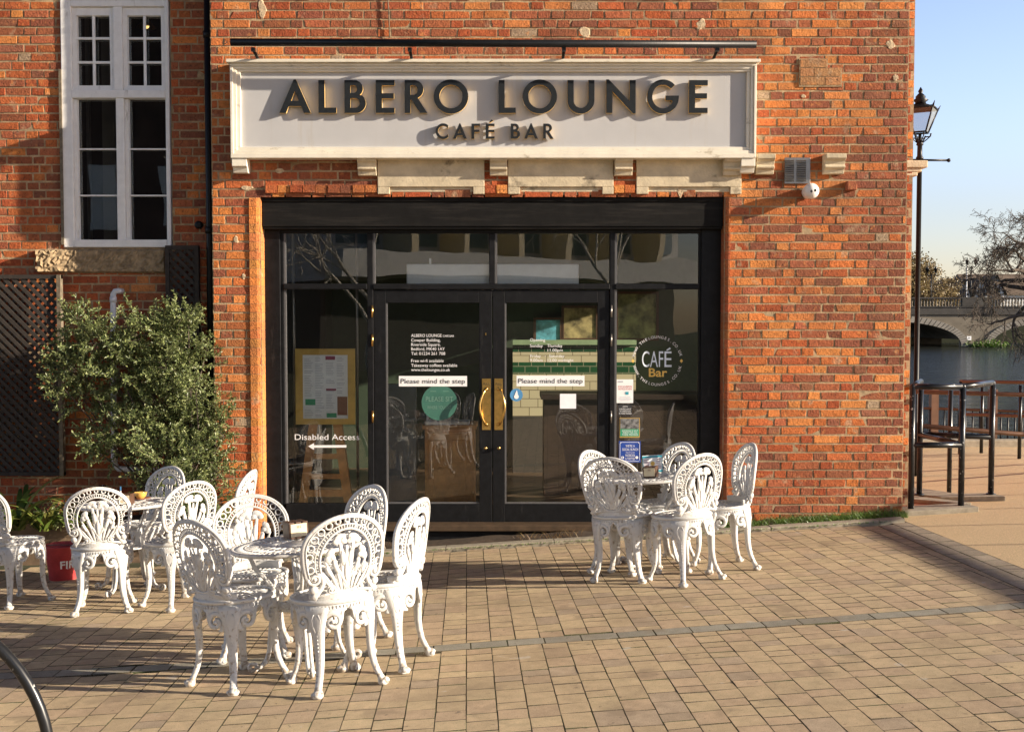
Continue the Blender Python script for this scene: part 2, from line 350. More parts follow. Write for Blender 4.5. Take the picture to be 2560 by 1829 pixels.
def brick_wall(name, Y, x0, x1, z0, z1, holes, mode, parent, zoff=0.0, gauged=None):
    mb = MB(); H = .075; j = .0115
    inh = lambda xa, xb, za, zb: any(xa < h[1] - 1e-4 and xb > h[0] + 1e-4 and za < h[3] - 1e-4 and zb > h[2] + 1e-4 for h in holes)
    row = int(math.floor((z0 - zoff) / H)) ; z = row * H + zoff
    while z < z1:
        spans = [(x0, x1)]
        for h in holes:
            if z + H * .35 < h[3] and z + H * .65 > h[2]:
                ns = []
                for a, b in spans:
                    if h[0] > a: ns.append((a, min(b, h[0])))
                    if h[1] < b: ns.append((max(a, h[1]), b))
                spans = [q for q in ns if q[1] - q[0] > .02]
        x = x0 - (0 if row % 2 else .1695) ; k = row % 2
        while x < x1:
            L = .2265 if k % 2 == 0 else .1125
            if R.random() < .06: L = .1125 if L > .2 else .2265
            a, b = x, x + L; x = b; k += 1
            for s0, s1 in spans:
                p, q = max(a, s0), min(b, s1)
                if q - p < .03: continue
                za, zb = max(z, z0) + j/2, min(z + H, z1) - j/2
                if zb - za < .02: continue
                ja = [R.uniform(-.003, .003) for _ in range(8)]
                pr = R.uniform(.0025, .0065); c = bcol((p+q)/2, za, mode)
                if R.random() < .004: c = (.40, .29, .19)
                e = .0025
                A = (p + j/2, q - j/2)
                outer = [(A[0]+ja[0], Y, za+ja[1]), (A[1]+ja[2], Y, za+ja[3]), (A[1]+ja[4], Y, zb+ja[5]), (A[0]+ja[6], Y, zb+ja[7])]
                tw = R.uniform(-.002, .002); tv = R.uniform(-.002, .002)
                inner = [(outer[0][0]+e, Y-pr-tw+tv, outer[0][2]+e), (outer[1][0]-e, Y-pr+tw+tv, outer[1][2]+e), (outer[2][0]-e, Y-pr+tw-tv, outer[2][2]-e), (outer[3][0]+e, Y-pr-tw-tv, outer[3][2]-e)]
                outer = [(o_[0], Y + .004, o_[2]) for o_ in outer]
                # a chipped corner now and then
                if R.random() < .16:
                    i = R.randrange(4); cx = sum(o_[0] for o_ in inner)/4; cz = sum(o_[2] for o_ in inner)/4
                    q_ = R.uniform(.06, .22); n_ = inner[i]; inner[i] = (n_[0]+(cx-n_[0])*q_, n_[1]+R.uniform(0,.004), n_[2]+(cz-n_[2])*q_)
                mb.add(outer + inner, [(4,5,6,7),(0,1,5,4),(1,2,6,5),(2,3,7,6),(3,0,4,7)], 0, c)
        z += H; row += 1
    xs = sorted({x0, x1, *[h[0] for h in holes], *[h[1] for h in holes]}); xs = [q for q in xs if x0 <= q <= x1]
    zs = sorted({z0, z1, *[h[2] for h in holes], *[h[3] for h in holes]}); zs = [q for q in zs if z0 <= q <= z1]
    for a, b in zip(xs, xs[1:]):
        for c, d in zip(zs, zs[1:]):
            if not inh(a, b, c, d): mb.add([(a,Y,c),(b,Y,c),(b,Y,d),(a,Y,d)], [(0,1,2,3)], 1)
    return mb.build(name, [M['brick'], M['mortar']], parent)
ZT = 5.4
XL, XR = px(530, 500), px(2267, 500)
SX0, SX1 = px(655, 900), px(1808, 900)          # shopfront opening
SZ1 = pz(487)
bld = thing('cafe_building', 'red and orange brick cafe building with black shopfront and stone lintels', 'building', (0, YW, 0))
def B(mb, name, m, bevel=0, parent=None, label=None):
    o = mb.build(name, m, None, bevel, label)
    if parent is None or parent is bld:
        o.parent = bld; o.location = (0, -YW, 0)
    else: o.parent = parent
    return o
o = brick_wall('front_wall', YW, XL, XR, -.75, ZT, [(SX0, SX1, -1.0, SZ1)], 'front', None)
o.parent = bld; o.location = (0, -YW, 0)
# tall window opening in the set-back wall
WX0, WX1, WZ0, WZ1 = px(160, 300, YL), px(428, 300, YL), pz(619, YL), pz(4, YL)
o = brick_wall('set_back_wall', YL, -7.0, XL + .02, -1.0, ZT, [(WX0, WX1, WZ0, WZ1)], 'left', None, .03)
o.parent = bld; o.location = (0, -YW, 0)
YR = YW + .36; XR2 = px(2281, 500, YR)
o = brick_wall('rear_pier', YR, XR - .02, XR2, -.9, ZT, [], 'pier', None, .02)
o.parent = bld; o.location = (0, -YW, 0)
# solid masonry behind the faces
mb = MB(); g = .012
mb.box(XL + .004, SX0 - .001, YW + g, YW + .34, -.8, ZT); mb.box(SX1 + .001, XR - .004, YW + g, YW + .34, -.8, ZT); mb.box(SX0, SX1, YW + g, YW + .34, SZ1 + .004, ZT)
mb.box(-7.0, WX0 - .002, YL + g, YL + .3, -1, ZT); mb.box(WX1 + .002, XL + .2, YL + g, YL + .3, -1, ZT)
mb.box(WX0, WX1, YL + g, YL + .3, -1, WZ0 - .002); mb.box(WX0, WX1, YL + g, YL + .3, WZ1 + .002, ZT)
# river-side wall with window openings, back wall, roof
XS = XR2 - .02
for y0, y1 in ((YR + g, 10.25), (10.75, 11.8), (12.75, 14.5)): mb.box(XS - .25, XS, y0, y1, -1, ZT)
for y0, y1 in ((10.25, 10.75), (11.8, 12.75)):
    mb.box(XS - .25, XS, y0, y1, -1, .35); mb.box(XS - .25, XS, y0, y1, 2.35, ZT)
mb.box(-7, XS, 14.5, 14.8, -1, ZT); mb.box(-7.2, -7, YL, 14.8, -1, ZT)
mb.box(-7.3, XS + .1, YW + .02, 14.9, ZT, ZT + .25)
B(mb, 'masonry', M['brickplain'])
# bull-nosed gauged brick jambs of the shopfront
for sx, nm in ((SX0, 1), (SX1, -1)):
    mb = MB(); z = -.6
    while z < SZ1 - .03:
        w = .095 if nm == 1 else .05
        c = tuple(q * R.uniform(.88, 1.1) for q in ((.60,.21,.06) if nm == 1 else (.42,.13,.05)))
        x0 = sx - nm * w; pts = [(x0, -.016), (sx - nm*.035, -.016), (sx - nm*.012, -.008), (sx, .014), (sx + nm*.004, .13), (x0, .13)]
        if nm == -1: pts = pts[::-1]
        vs = [(p[0], YW + p[1], z + .002) for p in pts] + [(p[0], YW + p[1], z + .073) for p in pts]; k = len(pts)
        fs = [tuple(range(k))[::-1], tuple(range(k, 2*k))] + [(i, (i+1) % k, k + (i+1) % k, k + i) for i in range(k)]
        mb.add(vs, fs, 0, c); z += .075
    pts = [(sx - nm*w*.98, -.013), (sx - nm*.036, -.013), (sx - nm*.0145, -.0055), (sx - nm*.003, .0155), (sx, .12), (sx - nm*w*.98, .12)]
    if nm == -1: pts = pts[::-1]
    mb.add([(p[0], YW + p[1], -.6) for p in pts] + [(p[0], YW + p[1], SZ1 - .03) for p in pts], [tuple(range(6))[::-1], tuple(range(6, 12))] + [(i, (i+1) % 6, 6 + (i+1) % 6, 6 + i) for i in range(6)], 1)
    B(mb, 'brick_jamb', [M['brick'], M['mortar']])
# header course of chipped bricks on edge over the left of the opening, and between lintels
def hdr(u0, u1, v0, v1, n, pr=.02):
    mb = MB()
    for i in range(n):
        a = px(u0 + (u1-u0)*i/n, v0) + .004; b = px(u0 + (u1-u0)*(i+1)/n, v0) - .004
        p = YW - pr - R.uniform(0, .012)
        mb.box(a, b, p, YW + .01, pz(v1) + .002 + R.uniform(0, .006), pz(v0) - .004, 0, bcol(-2.5, 1, 'front'))
    B(mb, 'header_course', M['brick'])
hdr(664, 944, 462, 484, 9); hdr(1212, 1269, 462, 485, 2); hdr(1534, 1588, 462, 485, 2)
# ---- stone lintels, corbels, ledge
for k, (u0, u1) in enumerate(((945, 1211), (1270, 1533), (1590, 1852))):
    mb = MB(); a, b = px(u0, 440), px(u1, 440); zt, zb, zc = pz(396), pz(486), pz(468)
    il, ir = px(u0 + 30, 470), px(u1 - 28, 470)
    mb.box(a, b, YW - .030, YW + .02, zc, zt)
    mb.box(a, il, YW - .0295, YW + .02, zb, zc - .0005); mb.box(ir, b, YW - .0295, YW + .02, zb, zc - .0005)
    mb.box(il, ir, YW - .006, YW + .03, zb + .02, zc - .0007); mb.box(il, ir, YW + .004, YW + .03, zb, zb + .019)
    B(mb, 'stone_lintel', M['stone'], .004)
def corbel(u0, u1, v0, v1):
    mb = MB(); a, b = px(u0, 420), px(u1, 420); z0, z1 = pz(v1), pz(v0); h = z1 - z0
    prof = [(0, z1), (-.13, z1), (-.13, z1 - .22*h), (-.115, z1 - .30*h), (-.095, z1 - .36*h), (-.085, z1 - .55*h), (-.10, z1 - .62*h), (-.098, z1 - .70*h), (-.07, z1 - .80*h), (-.06, z0), (0, z0)]
    k = len(prof); vs = [(a, YW + p[0] - .0, p[1]) for p in prof] + [(b, YW + p[0], p[1]) for p in prof]
    mb.add(vs, [tuple(range(k)), tuple(range(k, 2*k))[::-1]] + [(i, k + i, k + (i+1) % k, (i+1) % k) for i in range(k)])
    B(mb, 'corbel', M['stone'], .004)
for q in ((897, 943, 394, 441), (1225, 1268, 394, 441), (1535, 1579, 394, 441), (1804, 1849, 394, 441), (1886, 1930, 390, 438), (2055, 2105, 389, 437)): corbel(*q)
mb = MB(); a = px(2272, 420, YR); b = px(2317, 420, YR)
mb.box(XR + .001, b, YR - .03, YR + .9, pz(420, YR), pz(402, YR)); mb.box(XR + .001, b - .045, YR - .01, YR + .88, pz(430, YR), pz(420, YR) - .0005); mb.box(XR + .001, b - .08, YR - .005, YR + .86, pz(440, YR), pz(430, YR) - .0005)
B(mb, 'stone_ledge', M['stone'], .008)
mb = MB(); mb.box(px(2112, 465), px(2137, 465), YW - .07, YW, pz(477), pz(455), 0, (.42, .13, .06)); B(mb, 'projecting_brick', M['brick'], .006)
# mortar repairs / pale patch of newer brick
mb = MB()
for r_, (ua, ub, cuts) in enumerate(((1999, 2066, []), (1999, 2102, [2034]), (1999, 2102, [2062]))):
    z1 = pz(150 + 22*r_); ed = [ua] + cuts + [ub]
    for p, q in zip(ed, ed[1:]): mb.box(px(p, 160) + .004, px(q, 160) - .004, YW - .019, YW + .01, z1 - .066, z1, 0, (.46*R.uniform(.95,1.05), .23, .10))
mb.box(px(1997, 160), px(2104, 160), YW - .0145, YW + .01, pz(218), pz(171), 1); mb.box(px(1997, 160), px(2068, 160), YW - .0144, YW + .01, pz(171) + .0005, pz(148), 1)
B(mb, 'repaired_brick_patch', [M['brick'], M['mortar']])
RP = random.Random(4)
for (u, v, ru, rv) in ((656, 22, 17, 26), (1462, 80, 20, 20), (1753, 62, 20, 22), (2226, 112, 14, 12), (2240, 195, 10, 10), (1700, 480, 10, 16), (618, 470, 22, 8), (595, 250, 10, 8), (2010, 240, 8, 6), (700, 428, 14, 7), (590, 600, 7, 12), (610, 690, 7, 10)):
    mb = MB(); c = at(u, v, YW); n = 22; a_, b_ = ru*YW/FPX, rv*YW/FPX; r0_ = [RP.uniform(.35, 1.3) for _ in range(n)]; rr_ = [(r0_[i-2] + 2*r0_[i-1] + 3*r0_[i] + 2*r0_[(i+1) % n] + r0_[(i+2) % n])/9 for i in range(n)]
    ring0 = [(c.x + a_*rr_[i]*math.cos(2*PI*i/n), YW + .002, c.z + b_*rr_[i]*math.sin(2*PI*i/n)) for i in range(n)]
    ring1 = [(c.x + a_*.8*rr_[i]*math.cos(2*PI*i/n), YW - .0062 - RP.uniform(0, .002), c.z + b_*.8*rr_[i]*math.sin(2*PI*i/n)) for i in range(n)]
    mb.add(ring0 + ring1 + [(c.x, YW - .008, c.z)], [(i, (i+1) % n, n+(i+1) % n, n+i) for i in range(n)] + [(n+i, n+(i+1) % n, 2*n) for i in range(n)])
    B(mb, 'mortar_patch', mat('patch_mortar', (.52, .40, .26), .95, noise=.4, scale=30, bump=1, bscale=70) if 'patch_mortar' not in bpy.data.materials else bpy.data.materials['patch_mortar'])
# ---- sill of crumbling render under the tall window
mb = MB(); a, b = px(96, 650, YL), px(418, 650, YL); z0, z1 = pz(684, YL), pz(622, YL); nx, nz_ = 60, 12
gv = []
for i in range(nz_ + 1):
    for j in range(nx + 1):
        x = a + (b-a)*j/nx; z = z0 + (z1-z0)*i/nz_; edge = min(i, nz_-i) / 2.0; el = min(1, j/14)
        d = .03 + .03*R.random()*(1.6 - el) + (.05 * (1-el))
        if i in (0, nz_) or j in (0, nx): d = -.002
        gv.append((x + R.uniform(-.004,.004), YL - d, z + R.uniform(-.004,.004)))
mb.add(gv, [(i*(nx+1)+j, i*(nx+1)+j+1, (i+1)*(nx+1)+j+1, (i+1)*(nx+1)+j) for i in range(nz_) for j in range(nx)], 0, None, False)
B(mb, 'crumbling_sill', M['roughrender'])
# ---- tall white window
win = bpy.data.objects.new('window', None)
def frame_bar(mb, u0, u1, v0, v1, Y, dep, back=.05):
    mb.box(px(u0, 300, Y), px(u1, 300, Y), Y - dep, Y + back, pz(v1, Y), pz(v0, Y))
YF = YL + .03
mb = MB()
frame_bar(mb, 160, 186, 4, 619, YF, .05); frame_bar(mb, 404+14, 428, 4, 619, YF, .05)
frame_bar(mb, 186, 418, 4, 20, YF, .05); frame_bar(mb, 186, 418, 600, 619, YF, .055)
frame_bar(mb, 290, 312, 20, 228, YF, .045); frame_bar(mb, 294, 314, 248, 600, YF, .045); frame_bar(mb, 186, 418, 228, 248, YF, .056)
wf = B(mb, 'window', M['whitepaint'], .006)
mb = MB()
for a, b in ((186, 290), (312, 418)):
    frame_bar(mb, a+.5, a+11, 20.5, 227, YF, .02, .03); frame_bar(mb, b-11, b-.5, 20.5, 227, YF, .02, .03)
    frame_bar(mb, a+11, b-11, 20.5, 41, YF, .02, .03); frame_bar(mb, a+11, b-11, 215, 227, YF, .02, .03)
    m_ = (a+b)/2; frame_bar(mb, m_-3.2, m_+3.2, 41, 215, YF, .012, .01)
    for v in (97, 157): frame_bar(mb, a+11, m_-3.3, v-3, v+3, YF, .011, .01); frame_bar(mb, m_+3.3, b-11, v-3, v+3, YF, .011, .01)
for a, b in ((186, 294), (314, 418)):
    frame_bar(mb, a+.5, a+9, 249, 599.5, YF, .02, .03)
    for v in (373, 489): frame_bar(mb, a+9, b-1, v-2, v+2, YF, .005, .02)
fo = mb.build('casement', M['whitepaint'], wf, .003)
mb = MB(); mb.box(px(187, 300, YF), px(417, 300, YF), YF + .033, YF + .037, pz(612, YF), pz(10, YF)); mb.build('pane', M['oldglass'], wf)
# drip lining left of frame (pale timber strip)
mb = MB(); mb.box(px(153, 400, YL), px(160, 400, YL) - .001, YL - .03, YL + .02, pz(612, YL), pz(175, YL)); mb.build('trim', M['trellispost'], wf)
# room behind the window + bulb
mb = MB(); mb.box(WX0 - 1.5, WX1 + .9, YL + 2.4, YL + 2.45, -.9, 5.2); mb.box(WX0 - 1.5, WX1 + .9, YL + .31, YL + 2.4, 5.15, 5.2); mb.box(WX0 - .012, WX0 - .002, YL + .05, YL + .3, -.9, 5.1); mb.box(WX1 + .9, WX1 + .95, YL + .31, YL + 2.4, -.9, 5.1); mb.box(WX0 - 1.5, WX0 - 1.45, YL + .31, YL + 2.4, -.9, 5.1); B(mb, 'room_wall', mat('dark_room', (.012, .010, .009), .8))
mb = MB(); mb.box(px(255, 300, YL + .5), px(285, 300, YL + .5), YL + .5, YL + .55, 1.0, 5.1); mb.box(px(215, 300, YL + .5), px(222, 300, YL + .5), YL + .5, YL + .55, 1.0, 5.1); B(mb, 'curtain', mat('curtain', (.10, .085, .075), .9))
lamp = thing('pendant_lamp', 'small glowing pendant lamp behind the upper right panes of the tall white window', 'lamp', at(366, 62, YL + .7))
mb = MB(); mb.sphere((0, 0, 0), .028, 12, 8, (1, 1, 1.4)); mb.build('bulb', M['bulb'], lamp)
mb = MB(); mb.tube([(0, 0, .06), (0, 0, .5)], .006, 6); mb.lathe([(.02, .06), (.025, .04), (.09, -.03), (.085, -.03), (.02, .03)], 16); mb.build('lamp_shade', M['brass'], lamp)

# ------------------------------------------------------------------ shopfront
YS = YW + .13                 # face of the black joinery
def SB(mb, u0, u1, v0, v1, Y, y0, y1, mi=0):
    mb.box(px(u0, 900, Y), px(u1, 900, Y), y0, y1, pz(v1, Y), pz(v0, Y), mi)
sf = None
mb = MB()
SB(mb, 655, 703, 569, 1311, YS, YS - .012, YS + .06); SB(mb, 1751, 1811, 569, 1311, YS, YS - .012, YS + .06)      # jambs
SB(mb, 703, 711, 569, 1262, YS, YS + .004, YS + .06); SB(mb, 1746, 1751, 569, 1262, YS, YS + .004, YS + .06)
SB(mb, 703, 1751, 563, 583, YS, YS - .004, YS + .06)
SB(mb, 919, 934, 583, 1311, YS, YS - .006, YS + .06); SB(mb, 1524, 1537, 583, 1311, YS, YS - .006, YS + .06)      # mullions
SB(mb, 1223, 1238, 583, 709, YS, YS - .006, YS + .06)
SB(mb, 711, 919, 709, 723, YS, YS - .014, YS + .06); SB(mb, 934, 1524, 709, 723, YS, YS - .014, YS + .06); SB(mb, 1537, 1746, 709, 723, YS, YS - .014, YS + .06)   # transom
SB(mb, 711, 919, 1258, 1311, YS, YS, YS + .06); SB(mb, 1537, 1746, 1258, 1311, YS, YS, YS + .06)                    # bottom rails
sf = B(mb, 'shopfront_frame', M['blackpaint'], .005)
gbm = mat('grey_bead', (.11, .11, .115), .35)
for u0, va, vb in ((711, 583.5, 708.5), (934, 583.5, 708.5), (1238, 583.5, 708.5), (1537, 583.5, 708.5), (711, 724, 1257.5), (1537, 724, 1257.5)):
    mb = MB(); SB(mb, u0 + .5, u0 + 5, va, vb, YS, YS + .008, YS + .055); mb.build('glazing_bead', gbm, sf)
for u0, u1, v0, v1 in ((711, 919, 583, 709), (934, 1223, 583, 709), (1238, 1524, 583, 709), (1537, 1746, 583, 709), (711, 919, 723, 1258), (1537, 1746, 723, 1258)):
    mb = MB(); Yg = YS + .03; mb.add([(px(u0, 900, YS), Yg, pz(v1, YS)), (px(u1, 900, YS), Yg, pz(v1, YS)), (px(u1, 900, YS), Yg, pz(v0, YS)), (px(u0, 900, YS), Yg, pz(v0, YS))], [(0,1,2,3)])
    mb.build('pane', M['glass'], sf)
mb = MB(); YFa = YW + .035
mb.box(SX0 + .004, SX1 - .004, YFa, YFa + .09, pz(566, YFa), pz(488, YFa)); mb.box(SX0 + .004, SX1 - .004, YFa - .012, YFa + .05, pz(488, YFa) - .055, pz(488, YFa) - .0005)
mb.box(SX0 + .006, SX1 - .006, YFa + .012, YFa + .09, pz(572, YFa), pz(566, YFa) - .0005)
B(mb, 'fascia_board', mat('dark_grey_fascia', (.0095, .0092, .009), .75, noise=.25, scale=9, bump=.15, bscale=25, spec=.15, stain=(.03, .027, .024, .7), sc=(2, 2, 30), sth=(.5, .7)), .004)
mb = MB(); mb.box(SX0 + .002, SX1 - .002, YW - .02, YS + .08, pz(1327, YW), pz(1311, YW)); B(mb, 'door_sill', M['sillwood'], .008)
mb = MB(); mb.box(SX0 + .002, SX1 - .002, YW + .03, YS + .06, -.9, pz(1327, YW) - .012); mb.box(SX0 + .002, SX1 - .002, YW + .045, YS + .05, pz(1327, YW) - .0118, pz(1327, YW) - .001); B(mb, 'plinth', M['blackpaint'])
# doors
for k, (u0, u1) in enumerate(((935, 1230), (1232, 1523))):
    Yd = YS + .006
    mb = MB(); g0, g1 = (965, 1198) if k == 0 else (1262, 1494)
    SB(mb, u0, g0, 724.5, 1310, Yd, Yd, Yd + .045); SB(mb, g1, u1, 724.5, 1310, Yd, Yd, Yd + .045)
    SB(mb, g0, g1, 724.5, 757, Yd, Yd + .0004, Yd + .045); SB(mb, g0, g1, 1259, 1310, Yd, Yd + .0004, Yd + .045)
    d = B(mb, 'door', M['blackpaint'], .003, label='left leaf of the black glazed double door' if k == 0 else 'right leaf of the black glazed double door')
    mb = MB(); SB(mb, g0 + .3, g0 + 4, 757.3, 1258.7, Yd, Yd + .008, Yd + .035); mb.build('glazing_bead', bpy.data.materials['grey_bead'], d)
    mb = MB(); SB(mb, g0 + 4.2, g1 - .3, 1255, 1258.7, Yd, Yd + .008, Yd + .035); mb.build('glazing_bead', bpy.data.materials['grey_bead'], d)
    mb = MB(); Yg = Yd + .022; mb.add([(px(g0, 900, Yd), Yg, pz(1259, Yd)), (px(g1, 900, Yd), Yg, pz(1259, Yd)), (px(g1, 900, Yd), Yg, pz(757, Yd)), (px(g0, 900, Yd), Yg, pz(757, Yd))], [(0,1,2,3)]); mb.build('pane', M['glass'], d)
    # brass pull
    mb = MB(); a, b = (1205, 1227) if k == 0 else (1236, 1257)
    SB(mb, a, b, 946, 1074, Yd, Yd - .004, Yd - .0002)
    s = -1 if k == 0 else 1; xc = px((a+b)/2, 1000, Yd); zt, zb = pz(972, Yd), pz(1060, Yd); off = .055
    pts = []
    for i in range(15):
        q = i/14; a_ = PI*q
        pts.append((xc + s*(.005 + off*math.sin(a_)**.8 * .9), Yd - .012 - .05*math.sin(a_)**.5, zt + (zb-zt)*q))
    mb.tube(pts, [.010 if 0 < i < 14 else .014 for i in range(15)], 10)
    for z in (zt, zb): mb.sphere((xc, Yd - .012, z), .016, 10, 6)
    hd = mb.build('door_handle', M['brass'], d)
    mb = MB(); text_on(mb, 'PULL', (a+b)/2, 962, 5, Yd - .0055, align='CENTER'); mb.build('engraving', M['ink'], hd)
    mb = MB(); mb.sphere((px(1214 if k == 0 else 1247, 1119, Yd), Yd - .022, pz(1119, Yd)), .015, 12, 8); mb.build('door_knob', M['brass'], d)
    for v in (778, 850, 1041):
        mb = MB(); uh = 932 if k == 0 else 1527.5; mb.tube([(px(uh, 900, Yd), Yd - .018, pz(v + 15, Yd)), (px(uh, 900, Yd), Yd - .018, pz(v - 15, Yd))], .0085, 8); mb.build('hinge', M['brass'] if k == 0 else M['steel'], d)
    mb = MB(); SB(mb, 1213, 1216, 832, 838, Yd, Yd - .003, Yd - .0003); 
    if k == 0: mb.build('keyhole', M['brass'], d)
# ---- interior
mb = MB(); zf = pz(1311, YW) + .004
mb.box(SX0 - .3, XS - .26, YS + .07, 13.3, zf - .05, zf); B(mb, 'floor', M['floor'])
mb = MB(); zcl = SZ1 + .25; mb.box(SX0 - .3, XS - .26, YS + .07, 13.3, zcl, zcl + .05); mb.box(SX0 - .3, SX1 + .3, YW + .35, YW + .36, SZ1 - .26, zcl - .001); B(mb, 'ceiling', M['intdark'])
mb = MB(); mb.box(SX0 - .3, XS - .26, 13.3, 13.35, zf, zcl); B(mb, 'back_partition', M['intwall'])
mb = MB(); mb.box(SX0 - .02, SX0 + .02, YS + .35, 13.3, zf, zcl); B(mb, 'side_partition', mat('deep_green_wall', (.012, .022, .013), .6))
mb = MB(); mb.box(SX0 + .09, SX0 + .12, YS + .10, YS + .16, zf, zcl); B(mb, 'blind_edge', M['intgreen'])
mb = MB(); mb.box(px(1282, 900, 11.9), px(1590, 900, 13), 13.0, 13.2, pz(1040, 13), pz(935, 13.0)); mb.box(px(1282, 900, 12), px(1590, 900, 13), 13.001, 13.2, pz(905, 13.0), pz(880, 13.0)); B(mb, 'tile_wall', M['creamtile'])
mb = MB(); mb.box(px(1282, 900, 11.9), px(1590, 900, 13), 12.999, 13.2, pz(935, 13.0) + .001, pz(905, 13.0) - .001); mb.box(px(1282, 900, 12), px(1590, 900, 13), 12.998, 13.2, pz(879, 13.0), pz(862, 13.0)); B(mb, 'tile_band', M['greentile'])
mb = MB(); mb.box(px(1282, 900, 12), px(1590, 900, 13), 12.95, 13.22, pz(861.5, 13.0), pz(850, 13.0)); B(mb, 'dado_rail', M['intgreen'])
mb = MB(); mb.box(px(1282, 900, 12), 2.9, 12.93, 13.2, zf, pz(1040, 13) - .001); B(mb, 'wainscot', M['intdark'])
mb = MB(); mb.box(px(966, 1100, 10.6), px(1040, 1100, 10.6), 10.62, 10.7, zf, pz(960, 10.6)); B(mb, 'tiled_pier', M['greytile'])
mb = MB(); mb.tube([(px(735, 900, 9.95), 9.95, zf), (px(735, 900, 9.95), 9.95, zcl)], .015, 8); mb.tube([(px(893, 900, 9.95), 9.95, zf), (px(893, 900, 9.95), 9.95, zcl)], .012, 8); B(mb, 'steel_pole', M['steel'])
dh = thing('door_heater', 'long white box heater above the doors seen through the top lights', 'heater', (0, 0, 0))
mb = MB(); Yd_ = YS + .08; mb.box(px(1016, 700, Yd_), px(1447, 700, Yd_), Yd_, Yd_ + .22, pz(740, Yd_), pz(660, Yd_)); mb.build('casing', M['paper'], dh, .01)
mb = MB(); mb.box(px(1072, 700, Yd_), px(1077, 700, Yd_), Yd_ + .05, Yd_ + .08, pz(660, Yd_), pz(645, Yd_)); mb.build('bracket', M['white'], dh)
cab = thing('wooden_cabinet', 'oak host cabinet with white papers on top behind the left door glass', 'cabinet', (0, 0, zf))
Yc = YW + .75; a, b = px(1062, 1100, Yc), px(1186, 1100, Yc); zt = pz(1062, Yc) - zf
mb = MB(); mb.box(a, b, Yc, Yc + .35, .0, zt - .04); mb.box(a - .02, b + .02, Yc - .03, Yc + .38, zt - .04, zt); mb.build('carcass', M['wood'], cab, .004)
mb = MB(); mb.box(a + .03, b - .03, Yc - .014, Yc - .001, .06, .12); mb.box(a + .03, b - .03, Yc - .014, Yc - .001, zt - .14, zt - .07); mb.box(a + .03, a + .08, Yc - .013, Yc - .001, .121, zt - .141); mb.box(b - .08, b - .03, Yc - .013, Yc - .001, .121, zt - .141); mb.build('door_panel', M['wood'], cab, .003)
mb = MB(); mb.box(a, b - .05, Yc, Yc + .25, zt + .002, zt + .03); mb.box(a, a + .02, Yc + .2, Yc + .22, zt + .03, zt + .28)
top(mb.build('paper_stack', M['paper'], None), 'stack of white papers lying on the oak cabinet behind the left door', 'papers').location = (0, 0, zf)
# framed pictures on the partition
for i, (u0, u1, v0, v1, ca, lab) in enumerate(((1340, 1400, 800, 850, (.10, .35, .45), 'small teal framed picture on the cafe back wall above the opening hours'), (1410, 1490, 770, 845, (.32, .26, .12), 'larger brown picture on the back wall seen through the right door'), (1545, 1640, 735, 845, (.26, .28, .12), 'olive and red picture on the back wall behind the right side window'))):
    p = thing('framed_picture', lab, 'picture', (0, 0, 0), 'pictures on the cafe back wall')
    Yp = 13.26; x0, x1, z0, z1 = px(u0, 800, Yp), px(u1, 800, Yp), pz(v1, Yp), pz(v0, Yp)
    mb = MB(); mb.box(x0, x1, Yp, Yp + .02, z0, z1); mb.build('canvas', mat('canvas_%d' % i, ca, .6, noise=.9, scale=7), p)
    mb = MB(); w = .03
    mb.box(x0 - w, x1 + w, Yp - .012, Yp + .03, z1, z1 + w); mb.box(x0 - w, x1 + w, Yp - .012, Yp + .03, z0 - w, z0); mb.box(x0 - w, x0, Yp - .0118, Yp + .03, z0, z1); mb.box(x1, x1 + w, Yp - .0118, Yp + .03, z0, z1)
    mb.build('frame', M['darkwood'], p)
# counter inside right
cx0 = px(1360, 980, 11.2); cz = pz(985, 11.2); ct = MB(); ct.box(cx0, 2.7, 11.2, 11.7, zf, cz - .05); ct.box(cx0 - .03, 2.75, 11.15, 11.75, cz - .05, cz)
top(ct.build('bar_counter', mat('counter_brown', (.030, .018, .012), .5, noise=.3)), 'dark wooden bar counter inside the cafe behind the right side window', 'counter')
# menu easel behind left side window
Ye = YS + .066
es = thing('menu_easel', 'wooden A-frame easel with brass menu board behind the left window', 'easel', (0, 0, 0))
mb = MB(); xa, xb = px(738, 960, Ye), px(888, 960, Ye)
mb.box(xa, xb, Ye, Ye + .02, pz(1061, Ye), pz(871, Ye)); mb.build('board', M['gold'], es, .003)
mb = MB()
for s, (ut, ub) in ((0, (785, 752)), (1, (842, 876))):
    mb.beam(at(ut, 1050, Ye + .05), (px(ub, 1258, Ye + .05), Ye + .06, zf), .075, .03, (0, 1, 0))
    mb.beam(at(ut, 1000, Ye + .1), (px(ub, 1258, Ye + .3), Ye + .42, zf), .04, .03, (0, 1, 0))
mb.build('leg', M['wood'], es)
mb = MB()
for v, w in ((1140, 1), (1190, 1), (1232, 1)): mb.beam(at(768, v, Ye + .06), at(862, v, Ye + .06), .03, .045 if v < 1200 else .06, (0, 0, 1))
mb.build('rung', M['wood'], es)
mn = thing('menu_sheet', 'printed menu sheet in plastic sleeve fixed on the brass easel board', 'menu', (0, 0, 0))
mb = MB(); SB(mb, 757, 869, 887, 1046, Ye, Ye - .006, Ye - .002); mb.build('sheet', M['paper'], mn)
mb = MB(); Y = Ye - .008
for c_ in range(4):
    u0 = 761 + c_*27
    for r_ in range(36):
        v = 893 + r_*4.2
        if R.random() < .16: continue
        if c_ == 2 and (r_ < 3 or 16 < r_ < 19 or r_ > 33): continue
        if c_ == 3 and r_ > 21: continue
        if c_ == 0 and 23 < r_ < 31: continue
        SB(mb, u0, u0 + R.uniform(12, 22), v, v + 1.2, Ye, Y, Y + .001)
mb.build('print', mat('grey_print', (.50, .53, .60), .7), mn)
